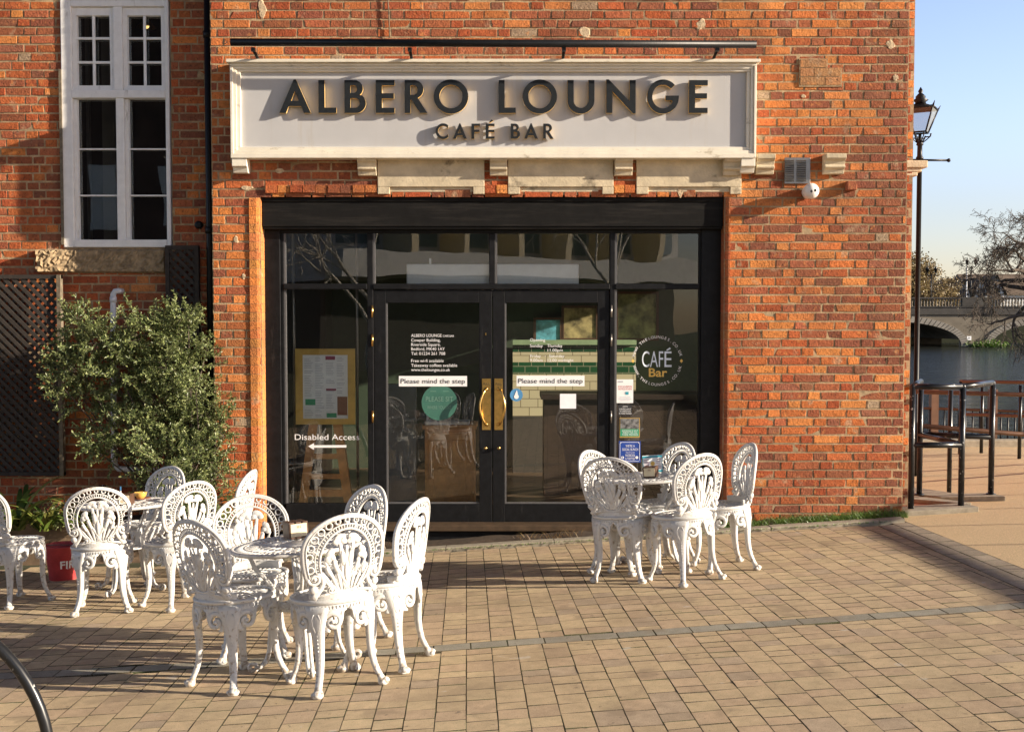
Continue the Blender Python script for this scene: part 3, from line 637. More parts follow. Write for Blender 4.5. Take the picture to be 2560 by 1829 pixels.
mb = MB(); SB(mb, 814, 838, 890, 899, Ye, Y, Y + .001); SB(mb, 815, 840, 971, 976, Ye, Y, Y + .001); mb.build('heading', M['plum'], mn)
mb = MB(); SB(mb, 763, 788, 997, 1012, Ye, Y, Y + .001); SB(mb, 816, 841, 1032, 1043, Ye, Y, Y + .001); mb.build('green_box', M['green'], mn)
mb = MB(); SB(mb, 843, 868, 991, 1037, Ye, Y, Y + .001); mb.build('brown_box', M['brownink'], mn)
# ------------------------------------------------------------------ window stickers and lettering (on the inner/outer face of the glass)
YG = YS + .026
def lettering(name, label, lines, m, cat='lettering', Y=YG, extra=None):
    mb = MB()
    for l in lines:
        body, u, v, cap = l[:4]; w = l[4] if len(l) > 4 else None; al = l[5] if len(l) > 5 else 'LEFT'
        text_on(mb, body, u, v, cap, Y, 0, w, al, .0)
    if extra: extra(mb)
    return top(mb.build(name, m), label, cat)
lettering('window_lettering', 'white address lettering on the left door glass above the step notice', [
    ('ALBERO LOUNGE', 1028, 842, 7.5, 76), ('CAFÉ BAR', 1107, 842, 4.8, 28), ('Cowper Building,', 1028, 853.5, 7.5, 73), ('Riverside Square,', 1028, 864.5, 7.5, 73),
    ('Bedford, MK40 1AY', 1028, 875.5, 7.5, 84), ('Tel: 01234 261 708', 1028, 887, 7.5, 85), ('Free wi-fi available', 1028, 905, 7.5, 81), ('Takeaway coffees available', 1028, 916.5, 7.5, 115), ('www.thelounges.co.uk', 1028, 927.5, 7.5, 97)], M['white'])
lettering('window_lettering', 'white opening hours lettering on the right door glass', [
    ('Opening', 1325, 853, 7.5, 38), ('Sunday', 1325, 867.5, 7.5, 32), ('Thursday', 1368, 867.5, 7.5, 38), ('11.00pm', 1369, 878.5, 7, 38), ('Friday', 1326, 893, 7, 26), ('-', 1362, 892, 7, 3), ('Saturday', 1373, 893, 7, 38),
    ('9.00am - 12.00 midnight', 1325, 903.5, 7, 109)], M['white'])
def arrow(mb):
    def P(u, v): q = at(u, v, YG); return (q.x, YG, q.z)
    mb.add([P(770, 1115), P(785, 1107), P(785, 1112.5), P(866, 1112), P(866, 1118), P(785, 1118.5), P(785, 1124)], [(0, 1, 6), (2, 3, 4, 5)])
lettering('window_lettering', 'white Disabled Access lettering with left pointing arrow on the left side window', [('Disabled Access', 737, 1099, 14.5, 162)], M['white'], extra=arrow)
def sticker(name, label, u0, u1, v0, v1, m, parts, cat='sticker', Y=YG - .002):
    t = thing(name, label, cat, (0, 0, 0))
    mb = MB(); SB(mb, u0, u1, v0, v1, Y, Y, Y + .0015); mb.build('backing', m, t)
    for pn, pm, fn in parts:
        mb = MB(); fn(mb, Y - .002); mb.build(pn, pm, t)
    return t
def tl(*lines): return lambda mb, Y: [text_on(mb, l[0], l[1], l[2], l[3], Y, 0, l[4] if len(l) > 4 else None, l[5] if len(l) > 5 else 'LEFT') for l in lines]
def rc(*rects): return lambda mb, Y: [SB(mb, a, b, c, d, Y, Y, Y + .001) for a, b, c, d in rects]
sticker('notice', 'white strip notice reading Please mind the step on the left door', 997, 1167.5, 939.5, 965.5, M['white'], [('text', M['ink'], tl(('Please mind the step', 1002, 958, 12, 161)))], 'notice')
sticker('notice', 'white strip notice reading Please mind the step on the right door', 1291.5, 1461.5, 938.5, 965, M['white'], [('text', M['ink'], tl(('Please mind the step', 1296, 957.5, 12, 161)))], 'notice')
sticker('notice', 'white exclusion notice with red heading at left edge of the right side window', 1542, 1583.5, 948, 1007, M['white'], [
    ('heading', M['red'], tl(('EXCLUSION', 1563, 968, 4.5, 34, 'CENTER'), ('NOTICE SCHEME', 1563, 974, 4.5, 34, 'CENTER'))), ('emblem', M['teal'], rc((1564, 1572, 979, 986))), ('print', bpy.data.materials['grey_print'], rc((1546, 1558, 952, 955), (1549, 1577, 992, 993), (1547, 1579, 996, 997), (1551, 1575, 1000, 1001)))], 'notice')
sticker('notice', 'black camera surveillance notice below the white exclusion notice', 1546, 1580.5, 1012, 1037, M['ink'], [('text', M['white'], tl(('CCTV', 1563, 1018.5, 4.5, 12, 'CENTER'), ('SURVEILLANCE', 1563, 1024, 3.6, 29, 'CENTER'), ('IN OPERATION', 1563, 1029.5, 3.6, 27, 'CENTER'), ('IN THESE PREMISES', 1563, 1035, 3.6, 31, 'CENTER')))], 'notice')
sticker('poster', 'small gold edged poster with grey photo above green panel on the right side window', 1549.5, 1600.5, 1044, 1093.5, M['gold'], [
    ('photo', mat('grey_photo', (.16, .16, .16), .5, noise=.95, scale=35), rc((1551.5, 1598.5, 1046, 1071.5))), ('panel', M['green'], rc((1551.5, 1598.5, 1072, 1090))),
    ('text', M['white'], lambda mb, Y: tl(('SMOKING IS NOT', 1575, 1078, 3.8, 40, 'CENTER'), ('PERMITTED ON', 1575, 1083, 3.8, 36, 'CENTER'), ('THESE PREMISES', 1575, 1088, 3.8, 40, 'CENTER'))(mb, Y - .001))], 'poster')
sticker('sticker', 'square blue social media sticker with white border above the right table', 1548, 1602.5, 1102, 1155.5, M['blue'], [
    ('border', M['white'], rc((1552, 1599, 1104.5, 1105.5), (1552, 1599, 1152, 1153), (1550.5, 1551.5, 1108, 1150), (1599.5, 1600.5, 1108, 1150), (1551.5, 1554, 1106, 1107.5), (1597, 1599.5, 1106, 1107.5))),
    ('text', M['white'], tl(("WE'RE A", 1575.5, 1117, 6, 23, 'CENTER'), ('SOCIAL BUNCH', 1575.5, 1126, 6.4, 40, 'CENTER'), ('FOLLOW US ON', 1575.5, 1132, 3, 22, 'CENTER'), ('FACEBOOK', 1575.5, 1141, 6.4, 24, 'CENTER'), ('& TWITTER', 1575.5, 1149.5, 6.4, 24, 'CENTER'))),
    ('icon', M['white'], lambda mb, Y: [mb.add([(at(u, 1143, Y).x + .013*math.cos(a*PI/6), Y, at(u, 1143, Y).z + .013*math.sin(a*PI/6)) for a in range(12)], [tuple(range(12))]) for u in (1556.5, 1592)]), ('icon_mark', M['blue'], lambda mb, Y: text_on(mb, 'f', 1556.5, 1146, 7, Y - .001, 0, None, 'CENTER'))])
sticker('paper_note', 'blank pale paper square on the right door glass', 1400, 1440.5, 984, 1021, M['paper'], [], 'paper')
def disc(mb, u, v, r, Y, n=40):
    c = at(u, v, Y); k = r * Y / FPX
    mb.add([(c.x + k*math.cos(2*PI*i/n), Y, c.z + k*math.sin(2*PI*i/n)) for i in range(n)], [tuple(range(n))])
t = thing('sticker', 'round green vinyl sticker reading please sit on the left door glass', 'sticker')
mb = MB(); disc(mb, 1098.5, 1006, 44.6, YG - .001); mb.build('backing', M['dgreen'], t)
mb = MB(); tl(('PLEASE SIT', 1098, 1003, 12, 68, 'CENTER'), ('WHERE YOU LIKE', 1098, 1022, 8.5, 60, 'CENTER'))(mb, YG - .003)
SBs = [SB(mb, 1075, 1090, 977, 978.3, YG, YG - .003, YG - .002), SB(mb, 1107, 1122, 977, 978.3, YG, YG - .003, YG - .002)]
mb.build('text', mat('pale_green_ink', (.16, .30, .24), .6), t)
t = thing('sticker', 'small round light blue sticker with white drop shape beside the brass handle', 'sticker')
mb = MB(); disc(mb, 1291, 987, 16, YG - .001); mb.build('backing', M['lblue'], t)
mb = MB(); disc(mb, 1291, 991, 6, YG - .003, 16); c = at(1291, 980, YG); mb.add([(c.x - .014, YG - .0035, c.z - .018), (c.x + .014, YG - .0035, c.z - .018), (c.x + .004, YG - .0035, c.z + .02)], [(0, 1, 2)]); mb.build('emblem', M['white'], t)
t = thing('window_logo', 'round white and gold cafe bar logo lettering on the right side window', 'lettering')
mb = MB(); text_on(mb, 'CAF', 1605, 917, 40, YG, 0, 53); text_on(mb, 'E', 1661, 917, 40, YG, 0, 18)
def P(u, v, dy=0): q = at(u, v, YG - dy); return (q.x, YG - dy, q.z)
mb.add([P(1666, 874), P(1675, 868), P(1677, 872), P(1667, 877)], [(0, 1, 2, 3)]); mb.build('word', mat('pale_blue_vinyl', (.78, .86, .94), .5), t)
mb = MB(); text_on(mb, 'Bar', 1622, 941, 21, YG, 0, 46, bold=.002)
for u in (1582.5, 1703.5): mb.add([P(u - 4, 902), P(u, 907), P(u + 4, 902), P(u, 897)], [(0, 1, 2, 3)])
mb.build('script', M['goldink'], t)
mb = MB()
for word, a0, a1, up in (('WWW.THELOUNGES.CO.UK', 165, 15, True), ('WWW.THELOUNGES.CO.UK', 195, 345, False)):
    n = len(word)
    for i, ch in enumerate(word):
        a = rad(a0 + (a1 - a0) * i / (n - 1)); rr = 57 if up else 62
        vs, fs = text_mesh(ch, 10 * YG / FPX, 'CENTER')
        if not vs: continue
        c = at(1643.4 + rr*math.cos(a), 902.4 - rr*math.sin(a), YG); th = a - PI/2 if up else a + PI/2
        mb.add([(c.x + p.x*math.cos(th) - p.y*math.sin(th), YG, c.z + p.x*math.sin(th) + p.y*math.cos(th)) for p in vs], fs)
mb.build('ring_text', M['white'], t)
# ------------------------------------------------------------------ the sign
YP = YW - .10                 # sign panel face
sg = thing('cafe_sign', 'long cream framed fascia sign with two rows of raised dark letters over the doors', 'sign')
X = lambda u: px(u, 275, YP); Z = lambda v: pz(v, YP)
mb = MB(); mb.box(X(602), X(1866), YP, YW - .012, Z(370), Z(180)); mb.build('panel', M['signpanel'], sg)
mb = MB()
fy = YP - .038
def fr(u0, u1, v0, v1, y0, y1): mb.box(X(u0), X(u1), y0, y1, Z(v1), Z(v0))
fr(572, 1895, 153, 161, fy - .045, YW - .012)                                          # cap
fr(579, 1888, 161.5, 168, fy - .012, YP + .02); fr(586, 1881, 168.5, 175, fy, YP + .02); fr(590, 1877, 175.5, 181, fy + .012, YP + .02)
fr(579, 1888, 386, 397, fy - .012, YW - .012); fr(586, 1881, 377.5, 385.5, fy, YP + .02); fr(590, 1877, 368.5, 377, fy + .012, YP + .02)
fr(579, 586, 168.2, 385.8, fy - .0115, YW - .012); fr(1882, 1888, 168.2, 385.8, fy - .0115, YW - .012)
fr(586.3, 594, 175.3, 377.3, fy + .0005, YP + .02); fr(1874, 1881.7, 175.3, 377.3, fy + .0005, YP + .02)
fr(594.3, 603, 181.3, 368.3, fy + .0125, YP + .02); fr(1865, 1873.7, 181.3, 368.3, fy + .0125, YP + .02)
mb.build('frame', M['signwhite'], sg, .003)
for u0, u1 in ((581, 618), (1852, 1887)):
    mb = MB(); a, b = X(u0), X(u1); z1, z0 = Z(397.3), Z(432)
    prof = [(YW - .012, z1), (fy, z1), (fy, z1 - .065), (fy + .03, z1 - .075), (fy + .05, z0), (YW - .012, z0)]; k = 6
    mb.add([(a, p, q) for p, q in prof] + [(b, p, q) for p, q in prof], [tuple(range(k)), tuple(range(k, 2*k))[::-1]] + [(i, k+i, k+(i+1) % k, (i+1) % k) for i in range(k)])
    mb.build('bracket', M['signwhite'], sg, .003)
def arc(cx, cy, rx, ry, a0, a1, n): return [(cx + rx*math.cos(rad(a0 + (a1-a0)*i/n)), cy + ry*math.sin(rad(a0 + (a1-a0)*i/n))) for i in range(n + 1)]
w = .185
def glyph(c):
    if c == 'A': return [[(0,0),(.44,1.02),(.51,1.02),(.95,0),(.745,0),(.66,.21),(.285,.21),(.20,0)], [(.355,.37),(.47,.66),(.59,.37)]], .95
    if c == 'L': return [[(0,0),(0,1),(w,1),(w,.165),(.54,.165),(.54,0)]], .54
    if c == 'E': return [[(0,0),(0,1),(.56,1),(.56,.84),(w,.84),(w,.60),(.54,.60),(.54,.44),(w,.44),(w,.16),(.56,.16),(.56,0)]], .56
    if c == 'F': return [[(0,0),(0,1),(.54,1),(.54,.84),(w,.84),(w,.60),(.51,.60),(.51,.44),(w,.44),(w,0)]], .54
    if c == 'B':
        return [[(0,0),(0,1),(.30,1)] + arc(.30,.745,.27,.255,85,-50,12) + arc(.34,.30,.32,.30,50,-90,14), [(w,.16),(w,.45)] + [(.32,.45)] + arc(.33,.305,.14,.145,80,-80,8) + [(.32,.16)], [(w,.61),(w,.84)] + arc(.27,.725,.12,.115,85,-85,8)], .66
    if c == 'R':
        return [[(0,0),(0,1),(.30,1)] + arc(.30,.72,.30,.28,85,-45,12) + [(.42,.455),(.72,0),(.49,0),(.22,.40),(w,.40),(w,0)], [(w,.55),(w,.84)] + arc(.28,.695,.13,.145,85,-85,8)], .72
    if c == 'O': return [arc(.52,.5,.52,.52,0,351,40), arc(.52,.5,.345,.355,0,351,40)], 1.04
    if c == 'U': return [[(0,1),(0,.38)] + arc(.405,.38,.405,.40,180,360,18) + [(.81,1),(.625,1),(.625,.39)] + arc(.405,.38,.22,.225,0,-180,14) + [(w,1)]], .81
    if c == 'N': return [[(0,0),(0,1.02),(.08,1.02),(.70,.36),(.70,1),(.885,1),(.885,-.02),(.81,-.02),(w,.66),(w,0)]], .885
    if c == 'C': return [arc(.54,.5,.54,.52,48,312,30) + [(.90,.33)] + arc(.55,.5,.37,.35,-40,-320,26) + [(.90,.67)]], .93
    if c == 'G': return [arc(.52,.5,.52,.52,42,345,36) + [(1.04,.53),(.60,.53),(.60,.385),(.82,.385)] + arc(.52,.5,.35,.355,-30,-318,30)], 1.04
def letter(c, u0, u1, v0, v1, dep, accent=False):
    pl, wd = glyph(c); x0, x1 = X(u0), X(u1); z0, z1 = Z(v1), Z(v0); h = z1 - z0
    if accent: pl = pl + [[(.20,1.08),(.36,1.27),(.50,1.20),(.28,1.06)]]
    cu = bpy.data.curves.new('g', 'CURVE'); cu.dimensions = '2D'; cu.fill_mode = 'BOTH'; cu.extrude = dep/2
    for poly in pl:
        s = cu.splines.new('POLY'); s.points.add(len(poly) - 1)
        for q, (a, b) in zip(s.points, poly): q.co = (a/wd*(x1-x0), b*h, 0, 1)
        s.use_cyclic_u = True
    o = bpy.data.objects.new('g', cu); C.objects.link(o); dg = bpy.context.evaluated_depsgraph_get(); dg.update()
    me = bpy.data.meshes.new_from_object(o.evaluated_get(dg)); bpy.data.objects.remove(o)
    mb = MB(); yb = YP - .012 - dep/2
    vs = [(x0 + v.co.x, yb - v.co.z, z0 + v.co.y) for v in me.vertices]
    for p in me.polygons:
        pass
    mb.v = vs
    for p in me.polygons:
        mb.f.append(tuple(p.vertices)); mb.m.append(0 if abs(p.normal.z) > .5 else 1); mb.c.append(None); mb.sm.append(False)
    bpy.data.meshes.remove(me)
    mb.build('letter', [M['letter'], M['brassedge']], sg)
z3 = lambda q: 540 + q/3.247
z4 = lambda q: 1200 + q/3.247
for c, a, b in (('A', z3(523), z3(778)), ('L', z3(840), z3(985)), ('B', z3(1050), z3(1223)), ('E', z3(1303), z3(1455)), ('R', z3(1537), z3(1718)), ('O', z3(1770), z3(2050)),
                ('L', z4(153), z4(290)), ('O', z4(345), z4(623)), ('U', z4(708), z4(925)), ('N', z4(1020), z4(1258)), ('G', z4(1350), z4(1608)), ('E', z4(1688), z4(1840))):
    letter(c, a, b, 203.5, 285.5, .035)
for c, a, b, ac in (('C', z3(1785), z3(1890), 0), ('A', z3(1925), z3(2037), 0), ('F', z3(2075), z3(2145), 0), ('E', z3(2190), z3(2262), 1), ('B', z4(250), z4(325), 0), ('A', z4(358), z4(470), 0), ('R', z4(512), z4(597), 0)):
    letter(c, a, b, 311.5, 349.5, .03, bool(ac))
# ---- awning bar
YB = YP - .24
ab = thing('awning_bar', 'long black tubular awning bar on brackets above the cafe sign', 'bar')
mb = MB(); p0, p1 = at(577, 106, YB), at(1890, 111.5, YB); mb.tube([p0, p0 + (p1-p0)*.5, p1], .031, 16); mb.build('tube', M['blackmetal'], ab)
for u in (632, 1024, 1410, 1794):
    mb = MB(); q = at(u, 112, YB); 
    mb.tube([(q.x, YW - .005, q.z - .095), (q.x, YW - .10, q.z - .085), (q.x, YB + .01, q.z - .035)], .013, 8); mb.cbox((q.x, YW - .02, q.z - .095), (.022, 0, 0), (0, .018, 0), (0, 0, .03)); mb.cbox((q.x, YB + .02, q.z - .036), (.016, 0, 0), (0, .02, 0), (0, 0, .014)); mb.build('bracket', M['blackmetal'], ab)
mb = MB(); mb.tube([p0 + Vector((-.03, 0, .0)), p0 + Vector((-.045, 0, .012)), p0 + Vector((-.06, 0, 0)), p0 + Vector((-.045, 0, -.012))], .004, 6, True); mb.build('hook', M['steel'], ab)
# cable above the bar
mb = MB(); mb.tube([at(968, -20, YW - .02), at(972, 30, YW - .025), at(974, 95, YW - .02)], .005, 6); top(mb.build('cable', M['trellispost']), 'thin grey cable hanging down the brickwork above the awning bar', 'cable')
# ---- camera, vent
t = thing('security_camera', 'white dome security camera on the brickwork right of the sign', 'camera', at(2020, 481, YW - .02))
mb = MB(); mb.lathe([(.055, 0), (.058, .03), (.05, .05), (.045, .09)], 24); mb.build('mount', M['camwhite'], t).rotation_euler = (rad(90), 0, 0)
mb = MB(); mb.sphere((0, -.10, 0), .066, 20, 14); mb.build('ball', M['camwhite'], t)
mb = MB(); mb.sphere((-.012, -.162, -.008), .012, 10, 6, (1, .5, 1)); mb.sphere((.018, -.160, 0), .014, 10, 6, (1, .5, 1)); mb.build('lens', M['ink'], t)
t = thing('air_vent', 'square steel louvred air vent between two stone corbels', 'vent')
mb = MB(); SB(mb, 1955, 2019, 395, 460, YW, YW - .022, YW - .012); mb.build('plate', M['steel'], t, .002)
mb = MB()
for r_ in range(12):
    v = 401 + r_*4.6
    for a, b in ((1960, 1983), (1990, 2013)):
        x0, x1, z = px(a, 430), px(b, 430), pz(v); mb.add([(x0, YW-.0225, z), (x1, YW-.0225, z), (x1, YW-.033, z-.008), (x0, YW-.033, z-.008), (x0, YW-.0225, z-.010), (x1, YW-.0225, z-.010)], [(0,3,2,1),(3,4,5,2),(0,4,3),(1,2,5)])
mb.build('louvre', M['steel'], t)
# ---- downpipe in the inner corner, ball overflow
mb = MB(); xp = px(524, 500, YL - .05); mb.tube([(xp, YL - .05, -.5), (xp, YL - .05, 2.2), (xp, YL - .05, ZT)], .033, 12)
for z in (.6, 2.3, 4.0): mb.lathe([(.04, -.03), (.042, 0), (.04, .03)], 14, (xp, YL - .05, z))
top(mb.build('downpipe', M['blackmetal']), 'black iron downpipe in the corner left of the sign', 'pipe')
mb = MB(); q = at(499, 563, YL); mb.lathe([(.035, 0), (.035, .04), (.02, .05)], 16); o = mb.build('wall_fitting', M['blackmetal']); o.location = q; o.rotation_euler = (rad(90), 0, 0); top(o, 'small round black fitting on the wall beside the tall window', 'fitting')
# ---- white waste pipe
q = lambda u, v: at(u, v, YL - .06)
mb = MB(); p = [q(300, 727) + Vector((0, .06, 0)), q(296, 727), q(288, 728), q(283, 736), q(283, 760), q(284, 900), q(285, 1140), q(287, 1160), q(296, 1171), q(330, 1173), q(395, 1174)]
mb.tube(p, .026, 12); mb.tube([q(283, 742), q(283, 756)], .031, 12); mb.tube([q(286, 1138), q(286.5, 1152)], .031, 12)
top(mb.build('waste_pipe', M['pvc']), 'white plastic waste pipe running down the wall behind the shrub', 'pipe')
# ---- trellises
def trellis(label, x0, x1, z0, z1, Y, step, post):
    t = thing('trellis', label, 'trellis', (0, 0, 0), 'dark wooden trellises on the set-back wall')
    mb = MB(); w = .035
    mb.box(x0, x1, Y - .03, Y + .01, z1 - w, z1); mb.box(x0, x1, Y - .03, Y + .01, z0, z0 + w); mb.box(x0, x0 + w, Y - .031, Y + .01, z0 + w, z1 - w)
    mb.build('frame', M['trellis'], t)
    mb = MB(); mb.box(x1 - w, x1, Y - .045, Y + .01, z0, z1 - .001); mb.build('post', M[post], t)
    mb = MB(); W, Hh = x1 - x0 - 2*w, z1 - z0 - 2*w; xa, za = x0 + w, z0 + w
    for s in (0, 1):
        k = -Hh
        while k < W:
            # line x = k + tt, z = tt (s=0) or mirrored
            t0, t1 = max(0, -k), min(Hh, W - k)
            if t1 - t0 > .02:
                if s == 0: a, b = (xa + k + t0, za + t0), (xa + k + t1, za + t1)
                else: a, b = (xa + W - k - t0, za + t0), (xa + W - k - t1, za + t1)
                yy = Y - .004 - .011*s
                mb.beam((a[0], yy, a[1]), (b[0], yy, b[1]), .030, .010, (0, 1, 0))
                # beam(): w along side axis, h along up=Y -> swap for flat laths
            k += step
    mb.build('lattice', M['trellis'], t)
trellis('wide dark trellis panel against the wall at the left edge', px(-160, 900, YL - .1), px(159, 900, YL - .1), pz(1188, YL - .1), pz(687, YL - .1), YL - .10, .078, 'trellispost')
trellis('narrow black trellis panel beside the downpipe', px(416, 700, YL - .07), px(500, 700, YL - .07), pz(1000, YL - .07), pz(614, YL - .07), YL - .07, .078, 'trellis')
# ------------------------------------------------------------------ ground
mb = MB()      # base sheet under everything
xs = [-60, -30, -14, -9] + [-8 + i*.5 for i in range(37)] + [13, 20]
ys = [-40, -20, -8, -6] + [-4 + i*.5 for i in range(40)] + [15.7]
xs = [x for x in xs if x <= 20]
vs = [(x, y, gz(x, y) - .012) for y in ys for x in xs]; k = len(xs)
mb.add(vs, [(j*k+i, j*k+i+1, (j+1)*k+i+1, (j+1)*k+i) for j in range(len(ys)-1) for i in range(k-1)], 0, None, True)
setp(mb.build('ground', M['joint']), kind='structure')
# pavers laid in courses
PT = -.040; ca, sa = math.cos(math.atan(-PT)), math.sin(math.atan(-PT))
dirv = Vector((-.040, 1)).normalized(); perp = Vector((dirv.y, -dirv.x))
mb = MB(); band = MB()
BX = 3.0
# grey band line: through two points
b0, b1 = ground(1130, 1617), ground(2100, 1546)
band_dir = Vector((b1.x - b0.x, b1.y - b0.y)).normalized(); band_n = Vector((-band_dir.y, band_dir.x))
def banddist(x, y): return (Vector((x, y)) - Vector((b0.x, b0.y))).dot(band_n)
def paver(M_, c, a, b, h, col, lift=.0, du=dirv, dp=perp, ch=.0018):
    """c centre, a half-length along du, b half-width along dp"""
    j = .0014; tx, ty = R.uniform(-.0008, .0008), R.uniform(-.0010, .0010); tz = R.uniform(-.0006, .0006)
    pts = []
    for sx, sy in ((-1,-1),(1,-1),(1,1),(-1,1)):
        jx, jy = R.uniform(-j, j), R.uniform(-j, j)
        q = Vector((c[0], c[1])) + dp*(sx*(b) + jx) + du*(sy*(a) + jy); pts.append((q, sx, sy))
    outer = [(q.x, q.y, gz(q.x, q.y) - .012) for q, _, _ in pts]
    mid = [(q.x, q.y, gz(q.x, q.y) + lift - .0016) for q, _, _ in pts]
    inner = []
    for q, sx, sy in pts:
        q2 = q - dp*sx*ch - du*sy*ch; inner.append((q2.x, q2.y, gz(q2.x, q2.y) + lift + tz + tx*sx + ty*sy))
    M_.add(inner, [(0,1,2,3)], 0, col)
    M_.add(outer + mid + inner, [(i, (i+1) % 4, 4+(i+1) % 4, 4+i) for i in range(4)] + [(4+i, 4+(i+1) % 4, 8+(i+1) % 4, 8+i) for i in range(4)], 0, R.choice([(.055, .05, .022), (.075, .06, .035), (.05, .07, .02), (.10, .08, .05)]))
def pcol(x, y):
    r = R.random(); k = R.uniform(.93, 1.07)
    c = (.52, .395, .245) if r < .55 else ((.49, .36, .235) if r < .8 else ((.55, .425, .26) if r < .93 else (.43, .33, .23)))
    return tuple(q*k for q in c)
CW = .1355
for ci in range(-52, 62):
    s = ci * CW + .062; y = 1.6 + R.uniform(0, .15); lens = [.102, .136, .136, .170, .203]
    while y < 9.35:
        L_ = R.choice(lens); yc = y + L_/2; y += L_
        p = perp * s + dirv * yc + Vector((0, 0))
        if p.x < -6 or p.x > BX + .065 or p.y > 9.30: continue
        if abs(banddist(p.x, p.y) ) < .069 + L_*.5 - .015:
            # trim against the band
            d = banddist(p.x, p.y); sgn = 1 if d > 0 else -1
            if abs(d) < .069: 
                far = abs(d) + L_/2
                if far < .069 + .03: continue
                nl = far - .069; p = p + dirv * sgn * ((.069 + nl/2) - abs(d)); L2 = nl
            else:
                nl = abs(d) + L_/2 - .069; p = p + dirv * sgn * ((.069 + nl/2) - abs(d)); L2 = nl
            if L2 < .03: continue
            paver(mb, p, L2/2 - .003, CW/2 - .0011, 0, pcol(p.x, p.y)); continue
        paver(mb, p, L_/2 - .0026, CW/2 - .0011, 0, pcol(p.x, p.y))
setp(mb.build('paving', M['paver']), kind='structure')
k = -30
while k < 22:
    q = Vector((b0.x, b0.y)) + band_dir * (k * .2015)
    if -6 < q.x < BX - .08: c = R.uniform(.85, 1.12); paver(band, q, .0985, .064, 0, (.30*c, .285*c, .235*c), .001, band_dir, band_n)
    k += 1
y = 1.7
while y < 9.26:
    for i in range(2): c = R.uniform(.85, 1.1); paver(band, (BX + .075 + i*.137, y + (.09 if i else 0)), .098, .066, 0, (.33*c, .275*c, .21*c), .0032, Vector((0, 1)), Vector((1, 0)))
    y += .2
setp(band.build('paving_band', M['paver']), kind='structure')
# resin-bound path to the right
mb = MB(); xs = [BX + .285 + i*.5 for i in range(30)]; ys = [1.5 + i*.5 for i in range(30)]; k = len(xs)
mb.add([(x, min(y, 15.7), gz(x, min(y, 15.7)) + .001) for y in ys for x in xs], [(j*k+i, j*k+i+1, (j+1)*k+i+1, (j+1)*k+i) for j in range(len(ys)-1) for i in range(k-1)], 0, None, True)
setp(mb.build('path', M['resin']), kind='structure')
# kerb along the wall + soil strip
mb = MB(); x = -2.35
while x < 3.2:
    L_ = min(.9, 3.26 - x)
    a, b = x + .003, x + L_ - .003; vs = []
    for xx in (a, b):
        for yy, dz in ((9.275, -.02), (9.275, .022), (9.287, .032), (9.395, .034), (9.40, -.02)): vs.append((xx, yy, gz(xx, yy) + dz + R.uniform(-.002, .002)))
    mb.add(vs, [(0,5,6,1),(1,6,7,2),(2,7,8,3),(3,8,9,4),(0,1,2,3,4),(9,8,7,6,5)], 0); x += L_
setp(mb.build('kerb', M['kerbstone']), kind='structure')
mb = MB(); xs = [-2.6 + i*.1 for i in range(60)]; vs = []
for x in xs:
    for yy, dz in ((9.40, .015), (9.46, .03), (9.55, .035), (YW + .06, .05)): vs.append((x, yy, gz(x, yy) + dz + R.uniform(-.01, .012)))
mb.add(vs, [(i*4+j, (i+1)*4+j, (i+1)*4+j+1, i*4+j+1) for i in range(len(xs)-1) for j in range(3)], 0, None, True)
setp(mb.build('soil_strip', M['soil']), kind='structure')
# planter on the left
pw = ground(300, 1404); YPl = pw.y; ztop = at(300, 1303, YPl).z
mb = MB(); xe = XL - .02
mb.box(-7, xe, YPl, YPl + .10, ztop - .75, ztop); top(mb.build('planter_wall', M['planter'], None, .01), 'low brown concrete planter edge behind the red bucket', 'planter')
mb = MB(); nxx = 60
vs = [(-7 + (xe+7)*i/nxx, YPl + .09 + (YL - YPl - .09)*j/5, ztop - .03 + R.uniform(-.015, .02)) for j in range(6) for i in range(nxx + 1)]
mb.add(vs, [(j*(nxx+1)+i, j*(nxx+1)+i+1, (j+1)*(nxx+1)+i+1, (j+1)*(nxx+1)+i) for j in range(5) for i in range(nxx)], 0, None, True)
setp(mb.build('planter_soil', M['soil']), kind='structure')
# ------------------------------------------------------------------ cast chairs
def bar2d(mb, pts, w, t, f, closed=False):
    """flat bar following 2-D points; f(x, z, dy) maps onto the surface; w width (number or list), t thickness"""
    k = len(pts); ws = w if isinstance(w, (list, tuple)) else [w]*k; vs = []; fs = []
    for i, (x, z) in enumerate(pts):
        if closed: a, b = pts[i-1], pts[(i+1) % k]
        else: a, b = pts[max(i-1, 0)], pts[min(i+1, k-1)]
        dx, dz = b[0]-a[0], b[1]-a[1]; L_ = math.hypot(dx, dz) or 1; nx, nz = -dz/L_, dx/L_; h = ws[i]/2
        for (s, d) in ((-1, -.35), (-.55, -.5), (.55, -.5), (1, -.35), (1, .35), (.55, .5), (-.55, .5), (-1, .35)):
            vs.append(f(x + nx*h*s, z + nz*h*s, t*d))
    n = 8; m = k if closed else k-1
    for i in range(m):
        a, b = i*n, ((i+1) % k)*n
        for j in range(n): fs.append((a+j, b+j, b+(j+1) % n, a+(j+1) % n))
    if not closed: fs += [tuple(range(n)), tuple((k-1)*n+j for j in range(n))[::-1]]
    mb.add(vs, fs, 0, None, True)
